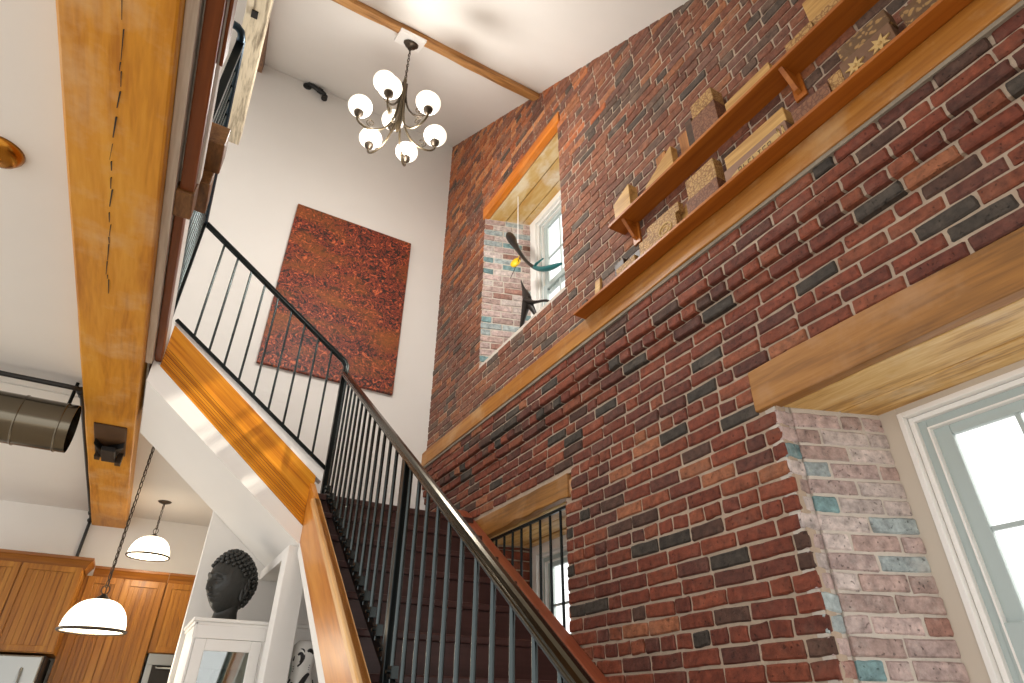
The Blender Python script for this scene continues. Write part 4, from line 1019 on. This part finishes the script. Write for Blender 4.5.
for z in (-.02, -.42, -.82):
    mb = MB(); mb.box(x0+.03, x1-.03, yf+.06, 5.085, z-.01, z+.01); obj('shelf', mb, M['white_trim'], hu)
M['clear'] = glass('clear_glassware', (.92, .96, .95))
def wglass(x, y, z, lab):
    mb = MB(); mb.lathe([(.0, 0), (.035, 0), (.034, .006), (.006, .012), (.005, .11), (.02, .125), (.042, .16), (.046, .21), (.040, .26), (.038, .26), (.044, .21), (.04, .162), (.018, .13)], (x, y, z), 20)
    return obj('wine_glass', mb, M['clear'], label=lab, cat='glass', group='glassware in the white display cabinet')
for i, x in enumerate((.47, .56, .65)):
    wglass(x, 4.72, -.01, ('clear stemmed glass in the white cabinet, at the left of its shelf', 'clear stemmed glass in the white cabinet, in the middle of its shelf', 'clear stemmed glass in the white cabinet, at the right of its shelf')[i])

# stone head
zb0 = zt_+.022
bh = thing('stone_head', (.50, 4.78, zb0), 'dark stone head sculpture with tight curled hair on the white display cabinet', 'sculpture')
HC = Vector((.50, 4.78, zb0+.245)); FD = Vector((-.80, -.60, 0)).normalized(); SD = Vector((-FD.y, FD.x, 0)); U = Vector((0, 0, 1))
def gs(x, s_): return math.exp(-(x/s_)**2)
def headpt(th, ph):
    # th from top, ph around: 0 = face
    n = Vector((math.sin(th)*math.cos(ph), math.sin(th)*math.sin(ph), math.cos(th)))
    f, sd, u = n.x*(.150 if n.x > 0 else .185), n.y*.132, n.z*.200
    if u < 0: 
        k = 1+.25*(u/.195); sd *= k; f *= 1+.08*(u/.195)*(1 if f > 0 else 3.2)
    u += .012*gs(math.hypot(n.x*.6+.0, n.y), .5)*(1 if n.z > 0 else 0)
    fr_ = max(0, n.x)
    y, z = n.y*.13, n.z*.19
    d = 0
    d += .042*gs(y, .017+.10*max(0, -(z+.015)) )*gs(z+.030, .042)*fr_             # nose
    d += .012*gs(y, .026)*gs(z+.052, .016)*fr_                                    # nostrils
    d += .016*gs(abs(y)-.040, .032)*gs(z-.028-.010*gs(abs(y)-.04, .03), .010)*fr_  # brows
    d -= .024*gs(abs(y)-.040, .024)*gs(z-.004, .016)*fr_                           # sockets
    d += .020*gs(abs(y)-.040, .020)*gs(z-.001, .009)*fr_                           # lids
    d += .020*gs(y, .032)*gs(z+.087, .0085)*fr_                                   # upper lip
    d += .021*gs(y, .028)*gs(z+.107, .009)*fr_                                    # lower lip
    d -= .006*gs(y, .034)*gs(z+.097, .004)*fr_
    d += .014*gs(y, .030)*gs(z+.150, .022)*fr_                                    # chin
    d += .006*gs(abs(y)-.06, .03)*gs(z+.045, .035)*fr_                             # cheeks
    return HC+FD*(f+d)+SD*sd+U*u, n
mb = MB(); NT, NP = 90, 120; vs = []; fs = []
for i in range(NT+1):
    for j in range(NP): vs.append(headpt(.001+(PI-.002)*i/NT, 2*PI*j/NP)[0])
for i in range(NT):
    for j in range(NP): fs.append((i*NP+j, (i+1)*NP+j, (i+1)*NP+(j+1) % NP, i*NP+(j+1) % NP))
mb.add(vs, fs, 0, True)
def facept(y, z, out=0):
    th = math.acos(max(-1, min(1, z/.2))); ph = math.asin(max(-1, min(1, y/(.132*math.sin(th)))))
    p, n_ = headpt(th, ph); return p+(p-HC).normalized()*out
for sg in (-1, 1):
    mb.tube([facept(sg*(.018+.062*k/10), .030+.016*math.sin(PI*min(1, .15+.75*k/10)), .002) for k in range(11)], [.003+.003*math.sin(PI*k/10) for k in range(11)], 8)
    mb.tube([facept(sg*(.020+.05*k/10), .002+.008*math.sin(PI*k/10), .003) for k in range(11)], [.002+.005*math.sin(PI*k/10) for k in range(11)], 8)
    mb.tube([facept(sg*(.018+.054*k/10), -.006-.004*math.sin(PI*k/10), .001) for k in range(11)], [.0015+.0022*math.sin(PI*k/10) for k in range(11)], 8)
    mb.ball(facept(sg*.017, -.052, -.004), .011, 10)
mb.tube([facept(-.036+.072*k/12, -.085-.003*math.cos(PI*(k/6-1)), -.003) for k in range(13)], [.003+.0095*math.sin(PI*k/12) for k in range(13)], 8)
mb.tube([facept(-.032+.064*k/12, -.101-.004*math.sin(PI*k/12), -.003) for k in range(13)], [.003+.0105*math.sin(PI*k/12) for k in range(13)], 8)
mb.lathe([(.105, 0), (.100, .015), (.078, .03), (.072, .07), (.078, .12), (.09, .16)], HC-FD*.022-U*.245, 28)
obj('head', mb, M['buddha'], bh)
mb = MB()
NC = 330; ga = PI*(3-5**.5)
for i in range(NC):
    u_ = 1-(i+.5)/NC*1.75; th = math.acos(max(-1, u_)); ph2 = (i*ga+PI) % (2*PI)-PI
    lim = .98+.13*gs(abs(ph2)-.0, .22)*-1+.20*min(1, abs(ph2)/1.2)
    if abs(ph2) < 1.35 and th > lim: continue
    if 1.35 <= abs(ph2) < 1.95 and th > 1.40: continue
    if th > 2.25: continue
    p, n_ = headpt(th, ph2); mb.ball(p+(p-HC).normalized()*.007, .0150, 8)
obj('curled_hair', mb, M['buddha'], bh)
for sgn in (-1, 1):
    mb = MB(); c = HC+SD*(.118*sgn)-FD*.012
    P = [c+U*.02-FD*.012, c+U*.045-FD*.022, c+U*.035-FD*.045+SD*sgn*.012, c-U*.01-FD*.045+SD*sgn*.014, c-U*.06-FD*.028+SD*sgn*.004, c-U*.12-FD*.012-SD*sgn*.004, c-U*.145-FD*.004-SD*sgn*.008, c-U*.12+FD*.006-SD*sgn*.006, c-U*.04+FD*.004, c+U*.02]
    mb.tube(bez(P, 26), [.010]*4+[.013]*18+[.011]*5, 10); mb.ball(c-FD*.018-U*.02, .03, 10, sc=(.6, .6, 1.4))
    obj('ear', mb, M['buddha'], bh)

jr = thing('painted_jar', (.985, 4.37, -.30), 'white jar with bold black brush swirls behind the stair column', 'jar')
c = Vector((.985, 4.37, -.31))
JP = [(0, 0), (.07, 0), (.085, .03), (.098, .12), (.10, .24), (.095, .36), (.082, .46), (.066, .52), (.06, .56), (.072, .60), (.08, .64), (.07, .69), (.045, .715), (0, .72)]
mb = MB(); mb.lathe(JP, c, 32); obj('body', mb, M['porcelain'], jr)
def jr_r(h):
    for (r0, h0), (r1, h1) in zip(JP, JP[1:]):
        if h0 <= h <= h1 and h1 > h0: return r0+(r1-r0)*(h-h0)/(h1-h0)
    return .05
mb = MB()
def swirl(a0, h0, pts, w):
    P = []
    for da, dh in pts:
        a = a0+da; h = h0+dh; r = jr_r(h)+.001; P.append(c+Vector((r*math.cos(a), r*math.sin(a), h)))
    mb.tube(bez(P, 16), [w*(.4+.6*math.sin(PI*min(1, (k+1)/18))) for k in range(17)], 8)
A0 = -PI*.62
swirl(A0, .62, [(-.75, -.02), (-.5, .06), (.1, .07), (.5, .03), (.2, -.03), (-.3, -.05)], .010)
swirl(A0, .61, [(-.3, .02), (0, .05), (.2, .0), (-.1, -.02)], .012); swirl(A0, .60, [(.4, .05), (.6, .07), (.9, .04)], .012)
for k in range(3): swirl(A0, .545+.012*k, [(-.9, .0), (-.2, -.012+.006*k), (.9, .01)], .004)
swirl(A0, .44, [(-.75, -.10), (-.7, .06), (-.35, .09), (-.25, -.01), (-.6, -.05), (-.5, .03)], .013)
swirl(A0, .40, [(-.55, -.07), (-.2, -.02), (.1, .05), (.55, .12), (.9, .13)], .018); swirl(A0, .38, [(-.3, -.08), (.1, -.02), (.6, .08)], .010)
swirl(A0, .35, [(.3, .0), (.5, .06), (.75, .04), (.6, -.03)], .014); swirl(A0, .24, [(-.5, .0), (-.3, .08), (.2, .05), (.6, -.06)], .014)
swirl(A0, .30, [(-.1, .0), (.1, .03), (.3, -.04)], .012)
for k in range(1, 5): swirl(A0+k*1.25, .40, [(-.4, -.06), (-.1, .08), (.2, .02), (.5, .1)], .013)
obj('brush_swirl', mb, M['ink'], jr)
pd = MB(); pd.box(.90, 1.08, 4.285, 4.46, FL, -.31); obj('pedestal', pd, M['white_trim'], label='white pedestal under the painted jar behind the column', cat='pedestal', bevel=.004)
